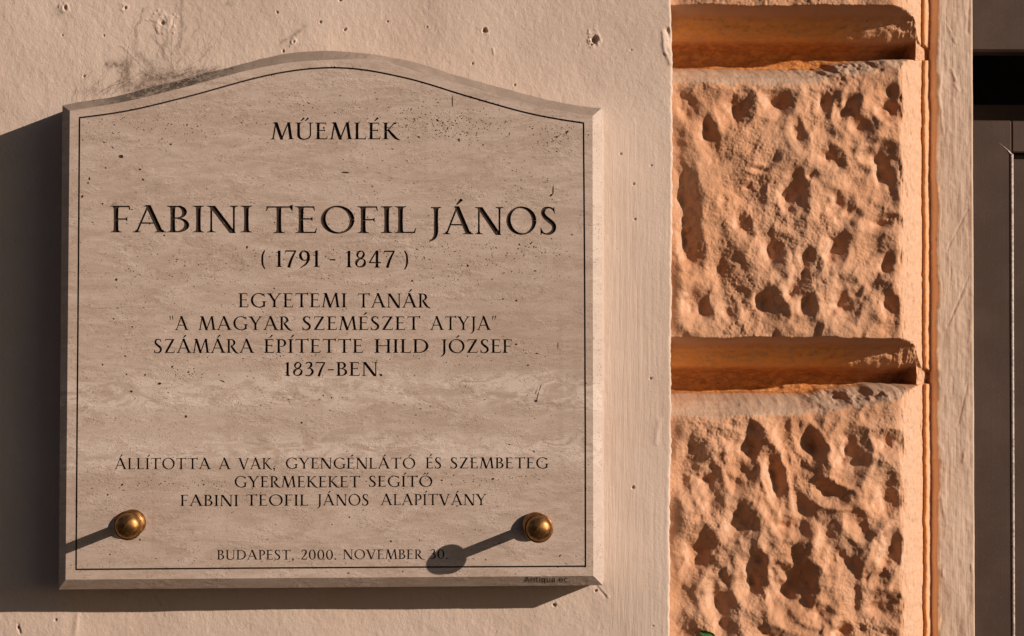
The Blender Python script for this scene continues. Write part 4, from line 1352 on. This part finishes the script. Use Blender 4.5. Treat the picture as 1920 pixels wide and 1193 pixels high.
    for tx, x0, x1 in (('Antiqua', 983, 1041), ('ec.', 1047, 1069)):
        for q in set_word(tx, x0, x1, 1084, 1094.6, small, 0.10, -0.007):
            vv = []
            for (a, b_) in q:
                # hit of the view ray with the chamfer plane
                r0 = P3(a, b_, 0.0)
                dr = (r0 - EYE)
                tt = (A_ - EYE).dot(nrm_) / dr.dot(nrm_)
                vv.append(EYE + dr * tt + nrm_ * 0.0002 + off)
            sg.add(vv, [tuple(range(len(vv)))])
    sg.build('signature', MAT_PAINT, root)
    # brass pegs for wreaths
    for px_, py_ in ((249, 980), (1003.5, 985)):
        peg = bpy.data.objects.new('wreath_peg', None)
        peg.empty_display_size = 0.02
        link(peg, root)
        peg.location = P3(px_, py_, H2) + off
        mb = MB()
        mb.lathe([(0.0138, 0.0), (0.0144, 0.0008), (0.0147, 0.003), (0.0146, 0.0052), (0.0140, 0.0068), (0.0128, 0.0084), (0.0112, 0.0100), (0.0088, 0.0111), (0.0066, 0.0117), (0.0056, 0.012)])
        mb.build('rosette', MAT_BRASS, peg, True)
        mb = MB()
        mb.lathe([(0.0053, 0.0118), (0.0053, 0.0545)], 32)
        mb.build('shank', MAT_BRASS, peg, True)
        mb = MB()
        pr = [(0.0056, 0.054), (0.0118, 0.0550), (0.0146, 0.0560), (0.0156, 0.0572), (0.0159, 0.0590), (0.0154, 0.0606), (0.0145, 0.0609), (0.0136, 0.0604), (0.0137, 0.0612), (0.0139, 0.0616)]
        R_ = 0.0139
        for i in range(1, 12):
            a = math.pi / 2 * i / 12
            pr.append((R_ * math.cos(a), 0.0618 + 0.0098 * math.sin(a)))
        pr.append((0.0006, 0.0716))
        mb.lathe(pr)
        mb.build('cap', MAT_BRASS, peg, True)
    return root


build_plaque()


# ------------------------------------------------------------------ cobweb and dust above the plaque
def build_web():
    root = thing('cobweb', 'dusty brown cobweb clinging to the wall above the left shoulder of the plaque', 'cobweb', P3(300, 160, 0))
    off = -root.location
    mb = MB()

    def strand(pts, r=0.00022, h=0.002, j=5):
        out = []
        for (x0, y0), (x1, y1) in zip(pts[:-1], pts[1:]):
            for u in (0, .25, .5, .75):
                out.append(P3(x0 + (x1 - x0) * u + rnd.uniform(-1, 1) * j * .3, y0 + (y1 - y0) * u + rnd.uniform(-1, 1) * j * .3, h + rnd.uniform(0, .0025)) + off)
        out.append(P3(*pts[-1], h) + off)
        mb.tube(out, r, 4)
    for _ in range(6):
        a = rnd.choice([(255, 165), (285, 160), (240, 150), (270, 130), (250, 105), (310, 155)])
        x, y = a[0] + rnd.gauss(0, 14), a[1] + rnd.gauss(0, 10)
        strand([(x, y), (x + rnd.gauss(0, 16), y + rnd.gauss(0, 14)), (x + rnd.gauss(0, 26), y + rnd.gauss(-4, 18))], 0.0001)
    for _ in range(7):
        x = rnd.uniform(285, 400)
        y = 165 - (x - 285) * .27
        ang = rnd.gauss(0, .45)
        ln = rnd.uniform(30, 95)
        strand([(x, y), (x + math.sin(ang) * ln * .5 + rnd.gauss(0, 5), y - ln * .5), (x + math.sin(ang) * ln + rnd.gauss(0, 8), y - ln)], 0.00008)
    for _ in range(7):
        x = rnd.uniform(140, 240)
        strand([(x, 190 - (x - 120) * .16), (x + rnd.uniform(10, 30), 170 - rnd.uniform(0, 18)), (x + rnd.uniform(30, 60), 150 - rnd.uniform(0, 30))], 0.00011)
    for _ in range(7):
        x, y = rnd.uniform(295, 390), rnd.uniform(130, 150)
        strand([(x, y), (x + 20, y + rnd.uniform(-6, 8)), (x + 45, y + rnd.uniform(-12, 4))], 0.00014)
    for q in (((343, 0), (339, 40), (333, 75), (330, 125)), ((303, 60), (310, 75), (306, 95), (300, 120)), ((270, 15), (256, 55), (248, 90), (246, 115)), ((392, 90), (372, 115), (355, 135))):
        for _ in range(1):
            strand(list(q), 0.00009, j=9)
    mb.build('threads', MAT_WEB, root)
    mb = MB()
    for _ in range(150):
        x = min(max(rnd.gauss(325, 55), 140), 480)
        y_o = float(np.interp(x, [q[0] for q in OUT_TOP], [q[1] for q in OUT_TOP]))
        u = rnd.random()
        pt = P3(x, y_o + 1 + u * 12, H1 + 0.0005 + (H2 - H1) * u * .7) + off
        mb.blob(pt, rnd.uniform(0.0004, 0.0013), (1.4, 1, .8))
    mb.build('dust_crumbs', MAT_WEB, root)['kind'] = 'stuff'


build_web()


# ------------------------------------------------------------------ leaf caught in the lower block
def build_leaf():
    c0 = P3(1325, 1189, FACE + 0.006)
    mb = MB()
    n = 9
    v, f = [], []
    for i in range(n):
        u = i / (n - 1)
        wd = 0.0052 * math.sin(math.pi * min(1, u * .94 + .06)) ** .7
        x, z_ = -0.008 + 0.017 * u, 0.003 - 0.007 * u + 0.003 * u * u
        for k_, (s_, lift) in enumerate(((-1, .0022), (-.5, .0008), (0, 0), (.5, .0008), (1, .0022))):
            v.append((x + s_ * wd * .25, -0.002 - lift - 0.003 * math.sin(u * 2.6), z_ + s_ * wd * .6))
    for i in range(n - 1):
        for k_ in range(4):
            a = i * 5 + k_
            f.append((a, a + 1, a + 6, a + 5))
    v2 = [(a, b_ + 0.0003, c_) for a, b_, c_ in v]
    mb.add(v, f)
    mb.add(v2, [q[::-1] for q in f])
    mb.tube([(-0.008, -0.002, 0.003), (-0.012, -0.001, 0.002), (-0.016, 0.001, -0.001)], [.0005, .0004, .0003], 5)
    ob_ = mb.build('leaf', MAT_LEAF, None, True)
    ob_.location = c0
    tag(ob_, 'small green leaf caught in a hollow at the bottom of the orange pilaster', 'leaf')


build_leaf()
